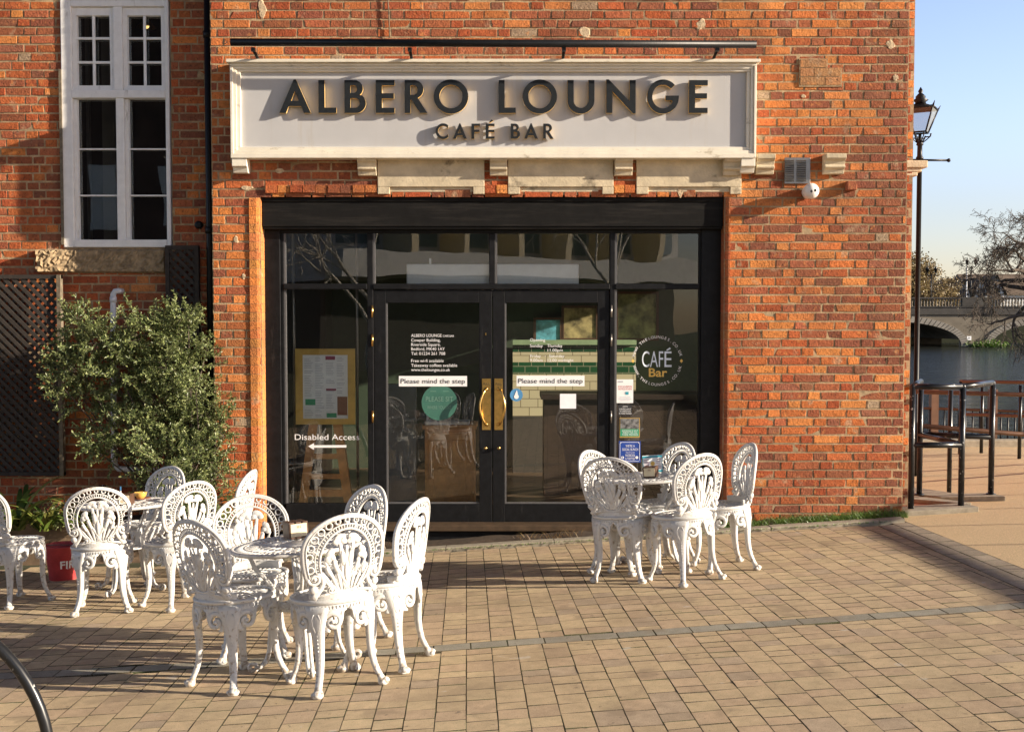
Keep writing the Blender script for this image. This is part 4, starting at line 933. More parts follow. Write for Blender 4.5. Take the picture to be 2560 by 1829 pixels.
def blob(mb, cx, cz, a, b, t, f, rot=0, n=12):
    vs = []; 
    for lay, sc in ((-.5, .75), (-.25, 1), (.25, 1), (.5, .75)):
        for i in range(n):
            q = 2*PI*i/n; u, v = a*sc*math.cos(q), b*sc*math.sin(q)
            vs.append(f(cx + u*math.cos(rot) - v*math.sin(rot), cz + u*math.sin(rot) + v*math.cos(rot), t*lay))
    fs = [tuple(range(n)), tuple(3*n + i for i in range(n))[::-1]]
    for l in range(3):
        for i in range(n): fs.append((l*n+i, (l+1)*n+i, (l+1)*n+(i+1) % n, l*n+(i+1) % n))
    mb.add(vs, fs, 0, None, True)
def ell(cx, cz, a, b, d0, d1, n): return [(cx + a*math.cos(rad(d0+(d1-d0)*i/n)), cz + b*math.sin(rad(d0+(d1-d0)*i/n))) for i in range(n+1)]
def fback(x, z, d): return (x, -.180 - .19*(z-.46) + .9*x*x + d, z)
RC = random.Random(3)
def make_back():
    mb = MB(); F = fback
    rim = ell(0, .690, .205, .315, -25, 0, 8)[:-1] + ell(0, .690, .205, .158, 0, 180, 30)[:-1] + ell(0, .690, .205, .315, 180, 205, 8)
    bar2d(mb, rim, .020, .019, F)
    bar2d(mb, [(x*.955, .69 + (z-.69)*.955) for x, z in rim], .008, .026, F)
    for s in (-1, 1):
        x0, z0 = .184*s, .552
        cx, cz = x0 - .030*s, z0 + .006
        sp = [(cx + s*r_*math.cos(a), cz - r_*math.sin(a)) for r_, a in ((.031 - .0235*i/20, rad(-15 + 480*i/20)) for i in range(21))]
        bar2d(mb, sp, [.015 - .004*i/20 for i in range(21)], .022, F); blob(mb, cx, cz, .011, .011, .028, F)
        nk = [(s*x, z) for x, z in ((.150, .582), (.136, .580), (.122, .570), (.114, .552), (.114, .532), (.122, .512), (.136, .494), (.150, .478), (.160, .460))]
        bar2d(mb, nk, [.010, .016, .019, .020, .020, .020, .024, .030, .030], .020, F)
        blob(mb, s*.158, .507, .020, .020, .030, F); bar2d(mb, [(s*.150, .490), (s*.160, .500)], .02, .02, F)
        sp2 = [(s*(.075 + r_*math.cos(a)), .497 + r_*math.sin(a)) for r_, a in ((.024 - .016*i/16, rad(30 + 400*i/16)) for i in range(17))]
        bar2d(mb, sp2, .010, .020, F); blob(mb, s*.075, .497, .009, .009, .026, F)
        bar2d(mb, [(s*.02, .478), (s*.05, .485), (s*.10, .478), (s*.15, .468)], .013, .016, F)
    I = ell(0, .635, .132, .151, 0, 352, 44); bar2d(mb, I, .011, .018, F, True)
    S = ell(0, .640, .153, .169, -22, 202, 44); bar2d(mb, S, .006, .012, F)
    for i in range(41):
        a = rad(-20 + 220*i/40); bar2d(mb, [(.136*math.cos(a), .635+.155*math.sin(a)), (.151*math.cos(a), .640+.167*math.sin(a))], .0052, .0105, F)
    for i in range(15):
        a = rad(-15 + 210*i/14); p = (.203*math.cos(a), .690 + (.156 if math.sin(a) > 0 else .31)*math.sin(a)); q = (.156*math.cos(a), .640+.172*math.sin(a))
        c = (p[0]*.49+q[0]*.51, p[1]*.49+q[1]*.51); g_ = math.hypot(p[0]-q[0], p[1]-q[1])/2
        r_ = min(.0190, max(.014, g_ - .003)); bar2d(mb, ell(c[0], c[1], r_-.003, r_-.003, 0, 337, 15), .0072, .014, F, True)
        d = ((p[0]-c[0])/max(g_, .001), (p[1]-c[1])/max(g_, .001))
        bar2d(mb, [(c[0]+d[0]*(r_-.002), c[1]+d[1]*(r_-.002)), (p[0], p[1])], .008, .011, F); bar2d(mb, [(c[0]-d[0]*(r_-.002), c[1]-d[1]*(r_-.002)), (q[0], q[1])], .007, .0112, F)
    # sheaf of lilies: tapering stems, petals on top, side leaves
    th = iter([.0080 + .0003*i for i in range(60)])
    for x0, x1, x2, zt, w in ((-.006, -.014, -.034, .752, .015), (.006, .016, .036, .750, .015), (-.022, -.040, -.072, .705, .010), (.022, .044, .076, .700, .010),
                              (-.036, -.070, -.103, .655, .009), (.036, .072, .104, .660, .009), (-.050, -.088, -.112, .598, .008), (.050, .090, .112, .600, .008), (0, .002, .000, .725, .012), (-.014, .020, .060, .640, .008), (.014, -.022, -.058, .645, .008)):
        pts = []
        for i in range(9):
            q = i/8; x = (1-q)**2*x0 + 2*q*(1-q)*x1 + q*q*x2; pts.append((x*1.04, .490 + (zt-.018-.490)*q + (x0*x0)*3))
        bar2d(mb, pts, [1.3*w*(.8+.5*math.sin(PI*min(1, i/8*1.1))) for i in range(9)], next(th), F)
    for cx, cz, a, b, r_ in ((-.034, .757, .026, .017, .35), (.034, .755, .026, .017, -.35), (-.052, .741, .014, .013, 0), (.055, .739, .014, .013, 0), (-.016, .743, .016, .012, -.5), (.017, .742, .016, .012, .5),
                             (-.078, .690, .020, .015, .9), (.080, .688, .020, .015, -.9), (-.088, .662, .014, .016, 0), (.090, .660, .014, .016, 0), (-.070, .668, .012, .012, 0), (.071, .666, .012, .012, 0),
                             (-.018, .66, .011, .034, .1), (.019, .655, .011, .036, -.1), (-.052, .62, .009, .030, .4), (.054, .618, .009, .030, -.4), (0, .60, .010, .05, 0), (-.086, .60, .008, .024, .5), (.087, .602, .008, .024, -.5)):
        blob(mb, cx*1.03, cz - .014, a*1.25, b*1.18, next(th) + .001, F, r_)
    # curved foot of the back, standing on the seat
    n = 24; vs = []
    for i in range(n+1):
        a = rad(-90 - 56 + 112*i/n)
        for r_, z in ((.178, .440), (.194, .440), (.194, .476), (.189, .483), (.180, .483), (.177, .476)): vs.append((r_*math.cos(a), r_*math.sin(a), z))
    fs = [(i*6+j, (i+1)*6+j, (i+1)*6+(j+1) % 6, i*6+(j+1) % 6) for i in range(n) for j in range(6)] + [tuple(range(6))[::-1], tuple(n*6+j for j in range(6))]
    mb.add(vs, fs, 0, None, False)
    return mb
def make_seat():
    mb = MB()
    mb.lathe([(.182, .425), (.196, .426), (.203, .432), (.205, .440), (.203, .446), (.196, .449), (.186, .448), (.182, .444), (.182, .425)], 48, cap=False)
    mb.lathe([(.186, .400), (.194, .402), (.196, .424), (.188, .4255), (.186, .400)], 48, cap=False)
    for i in range(72): a = 2*PI*i/72; mb.cbox((.1975*math.cos(a), .1975*math.sin(a), .414), (.002*math.cos(a), .002*math.sin(a), 0), (-.0032*math.sin(a), .0032*math.cos(a), 0), (0, 0, .007))
    for i in range(34):
        a = 2*PI*i/34; f = lambda x, z, d, a=a: (x*math.cos(a) - z*math.sin(a), x*math.sin(a) + z*math.cos(a), .4395 + d)
        bar2d(mb, [(.108, 0), (.185, 0)], [.0075, .017], .007, f)
    for i in range(18):
        a = 2*PI*(i+.5)/18; f = lambda x, z, d, a=a: (x*math.cos(a) - z*math.sin(a), x*math.sin(a) + z*math.cos(a), .4392 + d)
        bar2d(mb, [(.045, 0), (.102, .0)], [.006, .013], .0066, f)
    g_ = lambda x, z, d: (x, z, .4398 + d)
    bar2d(mb, ell(0, 0, .105, .105, 0, 352.5, 47), .012, .009, g_, True); bar2d(mb, ell(0, 0, .048, .048, 0, 345, 23), .010, .009, g_, True)
    mb.lathe([(.001, .436), (.03, .436), (.032, .440), (.02, .4445), (.001, .445)], 16)
    return mb
def make_leg(a):
    mb = MB(); ca_, sa_ = math.cos(a), math.sin(a)
    def W(s, r_, z): return (ca_*r_ - sa_*s, sa_*r_ + ca_*s, z)
    prof = [(.418,.188,.060,.014),(.395,.190,.057,.016),(.365,.192,.050,.018),(.330,.192,.041,.019),(.295,.190,.034,.019),(.25,.187,.0275,.018),(.20,.186,.0235,.017),(.15,.190,.021,.016),(.105,.199,.019,.015),(.07,.212,.0175,.015),(.045,.225,.0175,.015),(.030,.233,.020,.017),(.018,.238,.026,.021),(.006,.242,.028,.024),(.0,.242,.025,.021)]
    n = 10; vs = []; fs = []
    for z, r_, w, t in prof:
        for j in range(n):
            q = 2*PI*j/n; c, s = math.cos(q), math.sin(q)
            vs.append(W(w*math.copysign(abs(c)**.7, c), r_ + t*math.copysign(abs(s)**.7, s), z))
    for i in range(len(prof)-1):
        for j in range(n): fs.append((i*n+j, (i+1)*n+j, (i+1)*n+(j+1) % n, i*n+(j+1) % n))
    fs += [tuple(range(n)), tuple((len(prof)-1)*n+j for j in range(n))[::-1]]
    mb.add(vs, fs, 0, None, True)
    mb.sphere(W(0, .250, .018), .024, 10, 6, (1, 1, .72))
    for s in (-1, 1): mb.sphere(W(s*.018, .245, .014), .016, 8, 6, (1, 1, .8))
    # raised bead down the outside
    for i in range(13): z = .30 - .018*i; rr = .188 + .017 if z > .2 else .184 + .0155 + (.2-z)*.08; mb.sphere(W(0, rr, z), .0045, 6, 4)
    F = lambda s, z, d: (lambda b_: ((.191 + d)*math.cos(a + b_), (.191 + d)*math.sin(a + b_), z))(s/.191)
    for s in (-1, 1):
        # C scroll with the open eye
        sp = [(s*(.075 + r_*math.cos(q)), .346 + r_*math.sin(q)) for r_, q in ((.043 - .031*(i/22)**1.3, rad(165 - 430*i/22)) for i in range(23))]
        bar2d(mb, sp, [.023 - .006*i/22 for i in range(23)], .020, F); blob(mb, s*.075, .345, .011, .011, .028, F)
        bar2d(mb, [(s*.030, .398), (s*.060, .399), (s*.100, .394), (s*.143, .404)], [.036, .044, .044, .014], .0125, F)
        bar2d(mb, [(s*.116, .345), (s*.118, .366), (s*.122, .388), (s*.132, .404)], [.014, .016, .016, .010], .0135, F)
        bar2d(mb, [(s*.026, .345), (s*.036, .325), (s*.046, .305), (s*.060, .300)], [.03, .034, .022, .010], .0145, F)
        bar2d(mb, [(s*.010, .385), (s*.020, .360), (s*.016, .330), (s*.006, .300)], .007, .040, F)
    return mb
def chair(name, label, group):
    t = thing(name, label, 'chair', (0, 0, 0), group)
    make_back().build('backrest', M['chair'], t); make_seat().build('seat', M['chair'], t)
    for k in range(4): make_leg(rad(45 + 90*k)).build('leg', M['chair'], t)
    return t
def copy_tree(o, parent=None):
    c = o.copy(); C.objects.link(c)
    if parent: c.parent = parent
    for ch in list(o.children): copy_tree(ch, c)
    return c
proto = chair('garden_chair', '', 'white cast garden chairs around the cafe tables')
TOPOFF = -.255
def place_chair(first, u, v, phi, label, ctr=None):
    a = rad(phi); o = proto if first else copy_tree(proto)
    fx, fy = -math.sin(a), math.cos(a); p = None; gxx = ground(u, v, .84)
    # top of the back seen at (u, v): find the spot whose tilted chair top projects there
    cx, cy = gxx.x - fx*TOPOFF, gxx.y - fy*TOPOFF
    if ctr: q = ground(*ctr); cx, cy = q.x, q.y
    for _ in range(0 if ctr else 12):
        Mx = tilt(cx, cy, a); tp = Mx @ Vector((0, TOPOFF, .856)) + Vector((cx, cy, gz(cx, cy)))
        d = tp - CAM; w_ = d.dot(FW); uu = CX + FPX*d.x/w_; vv = CY - FPX*d.dot(UPV)/w_
        cx += (u - uu)*w_/FPX; h = CAM.z - tp.z
        cy += (vv - v)*w_*w_/(FPX*max(.3, h))*.8
    Mx = tilt(cx, cy, a)
    o.rotation_euler = Mx.to_euler(); o.location = (cx, cy, gz(cx, cy) + .002)
    o['label'] = label; o['category'] = 'chair'; o['group'] = 'white cast garden chairs around the cafe tables'
    tp_ = Mx @ Vector((0, TOPOFF, .872)) + Vector((cx, cy, gz(cx, cy))); d = tp_ - CAM; w_ = d.dot(FW)
    g_ = Vector((cx, cy, gz(cx, cy))) - CAM; wg = g_.dot(FW)
    print('CHAIR', label[:30], round(cx, 2), round(cy, 2), 'top', round(CX + FPX*d.x/w_), round(CY - FPX*d.dot(UPV)/w_), 'want', u, v, 'ctr', round(CX + FPX*g_.x/wg), round(CY - FPX*g_.dot(UPV)/wg))
    return o
chairs = [
 (888, 1286, 32, 'white cast chair, back to the camera, right front seat of the nearest table', (843, 1708)),
 (477, 1297, -38, 'white cast chair turned right, left front seat of the nearest table', (599, 1703)),
 (625, 1236, 190, 'white cast chair facing the camera at the far left side of the nearest table', None),
 (935, 1212, 131, 'white cast chair facing left before the left door, beyond the nearest table', None),
 (1062, 1246, 72, 'white cast chair seen edge on at the right end of the nearest table', (968, 1657)),
 (1501, 1149, -25, 'white cast chair, back to the camera, left front of the table by the right door', (1566, 1444)),
 (1777, 1131, 33, 'white cast chair, back to the camera, right front of the table by the right door', (1714, 1449)),
 (1884, 1107, 99, 'white cast chair seen edge on against the brick wall right of the shopfront', (1812, 1419)),
 (1708, 1106, 120, 'white cast chair facing left behind the table by the right door', None),
 (1488, 1130, 232, 'white cast chair mostly hidden behind another chair left of the table with the teal card', (1561, 1425)),
 (243, 1203, 14, 'white cast chair with its back to the camera beside the red bucket', (262, 1523)),
 (504, 1195, 50, 'white cast chair turned left, right front seat of the table by the shrub', (446, 1511)),
 (428, 1165, 150, 'white cast chair behind the table by the shrub, below the white pipe', None),
 (634, 1174, 86, 'white cast chair seen edge on in front of the orange brick jamb', None),
 (-44, 1205, -30, 'white cast chair cut off by the left edge of the photo', (38, 1506))]
for i, (u, v, phi, lab, ctr) in enumerate(chairs): place_chair(i == 0, u, v, phi, lab, ctr)
# ------------------------------------------------------------------ tables
def make_table():
    t = thing('garden_table', '', 'table', (0, 0, 0))
    mb = MB(); z = .690
    mb.lathe([(.322, z-.016), (.338, z-.018), (.346, z-.010), (.346, z), (.338, z+.006), (.324, z+.004), (.322, z-.016)], 56, cap=False)
    P3 = lambda x, y, d: (x, y, z + d)
    for r_ in (.27, .19, .10): bar2d(mb, ell(0, 0, r_, r_, 0, 354, 59), .012, .010, P3, True)
    for i in range(72):
        a = 2*PI*i/72; f = lambda x, q, d, a=a: (x*math.cos(a)-q*math.sin(a), x*math.sin(a)+q*math.cos(a), z+d); bar2d(mb, [(.274, 0), (.324, 0)], [.013, .017], .0085, f)
    for i in range(30):
        a = 2*PI*i/30; f = lambda x, q, d, a=a: (x*math.cos(a)-q*math.sin(a), x*math.sin(a)+q*math.cos(a), z+d)
        bar2d(mb, [(.194, -.004), (.215, .014), (.240, -.008), (.268, .006)], [.009, .017, .017, .010], .0083, f)
        bar2d(mb, [(.196, .010), (.23, -.014), (.266, .012)], [.006, .009, .006], .0079, f)
    for i in range(24):
        a = 2*PI*(i+.5)/24; f = lambda x, q, d, a=a: (x*math.cos(a)-q*math.sin(a), x*math.sin(a)+q*math.cos(a), z+d); bar2d(mb, [(.10, 0), (.187, 0)], [.010, .030], .0084, f)
    mb.lathe([(.001, z-.006), (.095, z-.006), (.098, z), (.095, z+.004), (.001, z+.005)], 32)
    mb.build('tabletop', M['chair'], t)
    for k in range(4):
        a = rad(45 + 90*k); mb = MB(); c, s = math.cos(a), math.sin(a)
        prof = [(.25, .685), (.245, .64), (.225, .58), (.18, .52), (.14, .46), (.125, .40), (.130, .34), (.160, .26), (.170, .18), (.178, .11), (.195, .055), (.225, .028), (.255, .026)]
        for off in (-.010, .010):
            mb.tube([(c*r_ - s*off, s*r_ + c*off, z_) for r_, z_ in prof], [.011]*len(prof), 8)
        mb.tube([(c*(.262+.020*math.cos(q)), s*(.262+.020*math.cos(q)), .028+.020*math.sin(q)) for q in [rad(-150+30*i) for i in range(12)]], .011, 8)
        mb.cbox((c*.128, s*.128, .40), (c*.012, s*.012, 0), (-s*.022, c*.022, 0), (0, 0, .05))
        mb.build('leg', M['chair'], t)
    mb = MB(); P4 = lambda x, y, d: (x, y, .345 + d)
    for r_ in (.15, .10, .05): bar2d(mb, ell(0, 0, r_, r_, 0, 350, 35), .012, .010, P4, True)
    for i in range(20):
        a = 2*PI*i/20; f = lambda x, q, d, a=a: (x*math.cos(a)-q*math.sin(a), x*math.sin(a)+q*math.cos(a), .345+d); bar2d(mb, [(.045, 0), (.152, 0)], [.006, .014], .0085, f)
    mb.build('shelf', M['chair'], t)
    return t
tp = make_table(); TPOS = []
def place_table(first, u, v, rot, label):
    o = tp if first else copy_tree(tp); p = ground(u, v, .64)
    Mx = tilt(p.x, p.y, rad(rot)); n = Mx @ Vector((0, 0, 1)); base = Vector((p.x, p.y, gz(p.x, p.y)))
    base = Vector((base.x - n.x*.64, base.y - n.y*.64, 0)); base.z = gz(base.x, base.y) + .002
    o.rotation_euler = Mx.to_euler(); o.location = base; o.scale = (1.025, 1.025, .928)
    setp(o, label, 'table', 'round white cast garden tables'); TPOS.append((base, Mx)); print('TABLE', base); return o
place_table(True, 746, 1361, 62, 'round white cast table nearest the camera, in front of the left side window')
place_table(False, 1622, 1193, 5, 'round white cast table beside the right door with a teal card on it')
place_table(False, 318, 1259, 30, 'round white cast table in front of the shrub carrying a yellow cup')
def on_table(k, u, v):
    """point on the top surface of table k seen at (u, v)"""
    base, Mx = TPOS[k]; n = Mx @ Vector((0, 0, 1)); o = base + n*.647; d = ray(u, v); return CAM + d*((o - CAM).dot(n)/d.dot(n)), Mx
def put(t, k, u, v, rz):
    p, Mx = on_table(k, u, v); Mx = tilt(p.x, p.y, 0); t.location = p; t.rotation_euler = (Mx.to_3x3() @ Matrix.Rotation(rad(rz), 3, 'Z')).to_euler()
def holder(label, k, u, v, rz, s=1.0):
    t = thing('menu_holder', label, 'holder', (0, 0, 0), 'wooden holders on the tables')
    mb = MB(); W_, D_, H_ = .052*s, .052*s, .085*s
    for i in range(3): x = -.036*s + .036*s*i; mb.box(x - .014*s, x + .014*s, -D_, D_, .001, H_ + .001)
    mb.box(-W_, W_, -D_ + .004, D_ - .004, .0015, H_*.9); mb.build('box', M['darkwood'], t, .002)
    mb = MB(); mb.box(-W_*.82, W_*.82, -D_ - .003, -D_ - .0005, .012*s, H_ - .008*s); mb.build('label_plate', M['cream'], t)
    mb = MB()
    for q in (-.008, 0, .008): mb.box(q*s - .0015, q*s + .0015, -D_ - .0042, -D_ - .0032, .055*s, .068*s)
    mb.build('print', M['brownink'], t); put(t, k, u, v, rz)
holder('dark wooden holder with cream label on the nearest table', 0, 740, 1343, 30, 1.05)
holder('dark wooden holder with small yellow label on the table by the right door', 1, 1628, 1192, -20, .9)
holder('dark wooden holder half hidden behind the chair back beside the yellow cup', 2, 316, 1260, 0, .9)
t = thing('info_card', 'upright white and teal card behind the holder on the table by the right door', 'card')
mb = MB(); mb.box(-.075, .075, -.001, .001, .0, .13); mb.build('card', M['white'], t)
mb = MB(); mb.box(-.070, .070, -.0025, -.0015, .112, .126); mb.box(-.070, .070, -.0025, -.0015, .004, .018); mb.box(-.074, -.070, -.0024, -.0014, .004, .126); mb.box(.070, .074, -.0024, -.0014, .004, .126); mb.build('border', M['teal'], t)
mb = MB(); mb.add([(.016*math.cos(PI*i/8), -.0026, .068 + .016*math.sin(PI*i/8)) for i in range(16)], [tuple(range(16))]); mb.build('emblem', M['goldink'], t)
mb = MB()
for r_ in range(6):
    for s in (-1, 1): mb.box(s*.045 - .02*R.uniform(.6, 1), s*.045 + .02*R.uniform(.6, 1), -.0026, -.0016, .030 + .013*r_, .033 + .013*r_)
mb.build('print', M['plum'], t); put(t, 1, 1633, 1181, 4)
t = thing('coffee_cup', 'yellow coffee cup on a saucer on the table in front of the shrub', 'cup')
mb = MB(); mb.lathe([(.018, .006), (.024, .008), (.040, .028), (.048, .052), (.049, .056), (.046, .055), (.036, .030), (.001, .012)], 28); mb.build('cup', M['yellowcup'], t)
mb = MB(); mb.tube([(-.044 - .022*math.sin(q), 0, .034 + .016*math.cos(q)) for q in [PI*i/8 for i in range(9)]], .005, 8); mb.build('handle', M['yellowcup'], t)
mb = MB(); mb.lathe([(.025, .001), (.05, .003), (.075, .011), (.074, .013), (.05, .006), (.001, .005)], 32); mb.build('saucer', M['brownink'], t)
mb = MB(); mb.lathe([(.044, .050), (.001, .0505)], 20, cap=False); mb.build('coffee', mat('coffee', (.06, .025, .01), .15), t); put(t, 2, 352, 1248, 20)
t = thing('glass_jar', 'clear drinking glass behind the top of the chair beside the red bucket', 'glass')
mb = MB(); mb.lathe([(.030, .0), (.033, .10), (.031, .10), (.028, .006), (.001, .006)], 24); mb.build('glass', glass_mat('tumbler', (.90, .93, .93)), t); put(t, 2, 257, 1245, 0)
t = thing('drink_stirrer', 'thin blue tipped paper stick standing in the holder beside the cup', 'stick')
mb = MB(); mb.box(-.004, .004, -.001, .001, .05, .135); mb.build('stick', M['white'], t); mb = MB(); mb.box(-.0042, .0042, -.0012, .0012, .105, .1352); mb.build('tip', M['lblue'], t); put(t, 2, 303, 1262, 0)
# ------------------------------------------------------------------ bucket
p = ground(158, 1446); t = thing('fire_bucket', 'red metal fire bucket standing behind the chair at the left', 'bucket', p)
t.location.z = gz(p.x, p.y)
mb = MB(); mb.lathe([(.100, .0), (.103, .004), (.132, .262), (.137, .268), (.134, .275), (.128, .268), (.100, .012), (.001, .010)], 36); mb.build('body', M['redpaint'], t)
mb = MB(); mb.tube([(.135*math.cos(q), .01 - .03*math.sin(q), .262 + .012*math.sin(q)) for q in [PI*i/12 for i in range(13)]], .003, 6); mb.build('handle', M['steel'], t)
mb = MB(); vs, fs = text_mesh('FIRE', .085, 'CENTER', 0, .002)
mb.add([((.1205 + (q.y-.0)*.11 + .003)*math.sin((q.x + .10)/.12), -(.1205 + q.y*.11 + .003)*math.cos((q.x + .10)/.12), .105 + q.y) for q in vs], fs); mb.build('lettering', M['white'], t)
# ------------------------------------------------------------------ cycle hoop bottom left
Yh = 4.62; c = at(-277, 1905, Yh); base = Vector((c.x, Yh, 0)); Rr = .672
mb = MB(); zc = c.z; pts = [(c.x + Rr*math.cos(a), Yh, zc + Rr*math.sin(a)) for a in [PI*i/36 for i in range(37)]]
pts = [(pts[0][0], Yh, gz(pts[0][0], Yh) - .05)] + pts + [(pts[-1][0], Yh, gz(pts[-1][0], Yh) - .05)]
mb.tube(pts, .0235, 18); hm = mat('worn_black_tube', (.010, .011, .013), .33, noise=.3, scale=20, coat=.15, spec=.4)
# chipped paint
N, L = hm.node_tree.nodes, hm.node_tree.links; b = N['Principled BSDF']; src = b.inputs['Base Color'].links[0].from_socket
nz = N.new('ShaderNodeTexNoise'); nz.inputs['Scale'].default_value = 38; nz.inputs['Detail'].default_value = 6; tc = [n for n in N if n.type == 'TEX_COORD'][0]; L.new(tc.outputs['Object'], nz.inputs['Vector'])
mr = N.new('ShaderNodeMapRange'); mr.inputs['From Min'].default_value = .66; mr.inputs['From Max'].default_value = .70; L.new(nz.outputs['Fac'], mr.inputs['Value'])
mi = N.new('ShaderNodeMix'); mi.data_type = 'RGBA'; mi.inputs[7].default_value = (.42, .42, .40, 1); L.new(mr.outputs['Result'], mi.inputs[0]); L.new(src, mi.inputs[6]); L.new(mi.outputs[2], b.inputs['Base Color'])
M['worntube'] = hm
top(mb.build('cycle_hoop', hm), 'black tubular cycle hoop with worn paint at the bottom left corner', 'cycle rack')
# ------------------------------------------------------------------ vegetation
def leafquad(mb, p, d, w, l, roll, col=None, rnd=R):
    d = d.normalized(); a = Vector((0, 0, 1)) if abs(d.z) < .9 else Vector((1, 0, 0)); s = d.cross(a).normalized(); n = s.cross(d)
    s = s*math.cos(roll) + n*math.sin(roll); m_ = p + d*l*.5
    bend = s.cross(d)*l*.08
    mb.add([p, m_ + s*w/2 + bend, p + d*l, m_ - s*w/2 + bend], [(0, 1, 2, 3)])
shr = thing('shrub', 'loose evergreen shrub with small leaves growing against the wall by the white pipe', 'shrub', (0, 0, 0))
lobes = [(200,800,55),(255,850,75),(360,835,75),(430,815,65),(470,800,45),(205,930,85),(170,915,45),(140,905,40),(180,860,45),(150,960,40),(560,1000,22),(320,930,100),(430,910,100),(520,860,30),(210,1000,60),(400,1010,105),(490,980,55),(330,1060,60),(450,1070,100),(525,1040,55),(250,1090,60),(290,1130,55),(240,1125,40),(420,1150,90),(500,1150,80),(560,1090,35),(555,1180,45),(470,1230,80),(560,1250,40),(380,1210,45),(500,1290,60),(590,1220,16)]
mbl = MB(); mbs = MB(); RB = random.Random(11)
root = Vector((px(440, 1250, 9.55), 9.62, ztop - .04))
for (u, v, r_) in lobes:
    Yl = RB.uniform(9.30, 9.62); c = at(u, v, Yl); rr = r_ * Yl / FPX
    k = Vector((c.x, c.y, c.z)); mid = (root + k)/2 + Vector((RB.uniform(-.1, .1), .05, RB.uniform(-.05, .1)))
    mbs.tube([root, mid, k], [.012, .008, .004], 5)
    nt_ = max(5, int(48*(rr/.25)**2)) + 7
    for i in range(nt_):
        dd = Vector((RB.gauss(0, 1), RB.gauss(-.15, .8), RB.gauss(.15, .8))); dd.normalize()
        st = k + Vector((dd.x*rr*.35*RB.random(), dd.y*.12, dd.z*rr*.35*RB.random())); Lt = rr*RB.uniform(.55, 1.15)
        dr = Vector((dd.x, dd.y*.5, dd.z + .12)).normalized(); ps = []
        q = Vector(st); nn = int(Lt/.0095)
        for j in range(nn):
            q = q + dr*.0095; dr = (dr + Vector((RB.gauss(0, .07), RB.gauss(0, .07), RB.gauss(.006, .07)))).normalized()
            if q.y > YL - .02: q.y = YL - .02
            if j % 6 == 0: ps.append(q.copy())
            if j > nn*.15:
                for _ in range(2):
                    ld = (dr*.6 + Vector((RB.gauss(0, .6), RB.gauss(0, .6), RB.gauss(0, .6)))).normalized(); leafquad(mbl, q, ld, RB.uniform(.010, .0165), RB.uniform(.022, .042), RB.uniform(0, 3), rnd=RB)
        if len(ps) > 1: mbs.tube(ps, .0016, 3)
mbl.build('foliage', M['leaf'], shr); mbs.build('stems', M['bark'], shr)
print('LEAVES', len(mbl.f))
def strap_plant(label, u, v, n, L0, seed):
    rr = random.Random(seed); t = thing('strap_leaf_plant', label, 'plant', at(u, v, 9.3), 'plants in the planter'); t.location.z = ztop - .03
    mb = MB()
    for i in range(n):
        a = rr.uniform(0, 2*PI); L_ = L0*rr.uniform(.6, 1.1); up = rr.uniform(.5, 1.3); p = Vector((rr.uniform(-.05, .05), rr.uniform(-.05, .05), 0)); d = Vector((math.cos(a)*.6, math.sin(a)*.6 - .15, up)).normalized(); vs = []; s = d.cross(Vector((0, 0, 1))).normalized(); m_ = 9
        for j in range(m_ + 1):
            w_ = .022*math.sin(PI*min(1, .12 + .9*j/m_))**.6 * (1 - .0*j); vs += [p - s*w_, p + s*w_]
            p = p + d*L_/m_; d = (d + Vector((0, 0, -.16 - .05*rr.random()))).normalized()
        mb.add(vs, [(2*j, 2*j+1, 2*j+3, 2*j+2) for j in range(m_)], 0, None, True)
    mb.build('leaves', M['strap'], t)
strap_plant('tall strap leaved plant at the left edge of the planter', 40, 1290, 30, .66, 5)
strap_plant('low strap leaved plant in the planter above the red bucket', 112, 1300, 24, .50, 8)
strap_plant('small dark strap leaved plant under the waste pipe', 245, 1300, 14, .26, 9)
def small_bush(label, u, v, r_, seed, Y=9.45):
    rr = random.Random(seed); t = thing('low_plant', label, 'plant', at(u, v, Y), 'plants in the planter'); mb = MB()
    for i in range(int(1300*(r_/.2)**2)):
        q = Vector((rr.gauss(0, r_*.55), rr.gauss(0, r_*.35), abs(rr.gauss(0, r_*.5)) - r_*.5)); leafquad(mb, q, Vector((rr.gauss(0, 1), rr.gauss(-.3, 1), rr.gauss(.3, 1))), rr.uniform(.012, .02), rr.uniform(.02, .04), rr.uniform(0, 3))
    mb.build('foliage', M['leaf'], t)
small_bush('bushy low green plant between the strap leaves and the chair', 135, 1290, .17, 21)
small_bush('low green plant at the foot of the wall under the window', 215, 1285, .13, 22)
small_bush('trailing low leaves at the foot of the shrub', 545, 1300, .15, 23, 9.4)
# weeds and grass along the wall (nobody could count them)
def tufts(name, label, x0, x1, y0, y1, n, h0, h1, w, m, seed, dens=None):
    rr = random.Random(seed); mb = MB()
    for i in range(n):
        x = rr.uniform(x0, x1)
        if dens and rr.random() > dens(x): continue
        y = rr.uniform(y0, y1); L_ = rr.uniform(h0, h1); p = Vector((x, y, gz(x, y) + .02)); a = rr.uniform(0, 2*PI); d = Vector((.45*math.cos(a), .45*math.sin(a), 1)).normalized(); s = Vector((math.sin(a+1), math.cos(a+1), 0)); vs = []
        for j in range(4): ww = w*(1 - j/3.3); vs += [p - s*ww, p + s*ww]; p = p + d*L_/3; d = (d + Vector((.25*math.cos(a), .25*math.sin(a), -.1))).normalized()
        mb.add(vs, [(2*j, 2*j+1, 2*j+3, 2*j+2) for j in range(3)])
    return setp(mb.build(name, m), label, 'weeds', None, 'stuff')
tufts('grass_verge', 'green grass and weeds along the foot of the brick wall at right', 1.75, 3.33, 9.40, 9.62, 5200, .02, .10, .0022, M['grass'], 31, lambda x: .18 + .5*max(0, (x-1.8)/1.5)**1.3 + .25*math.sin(x*9)**2)
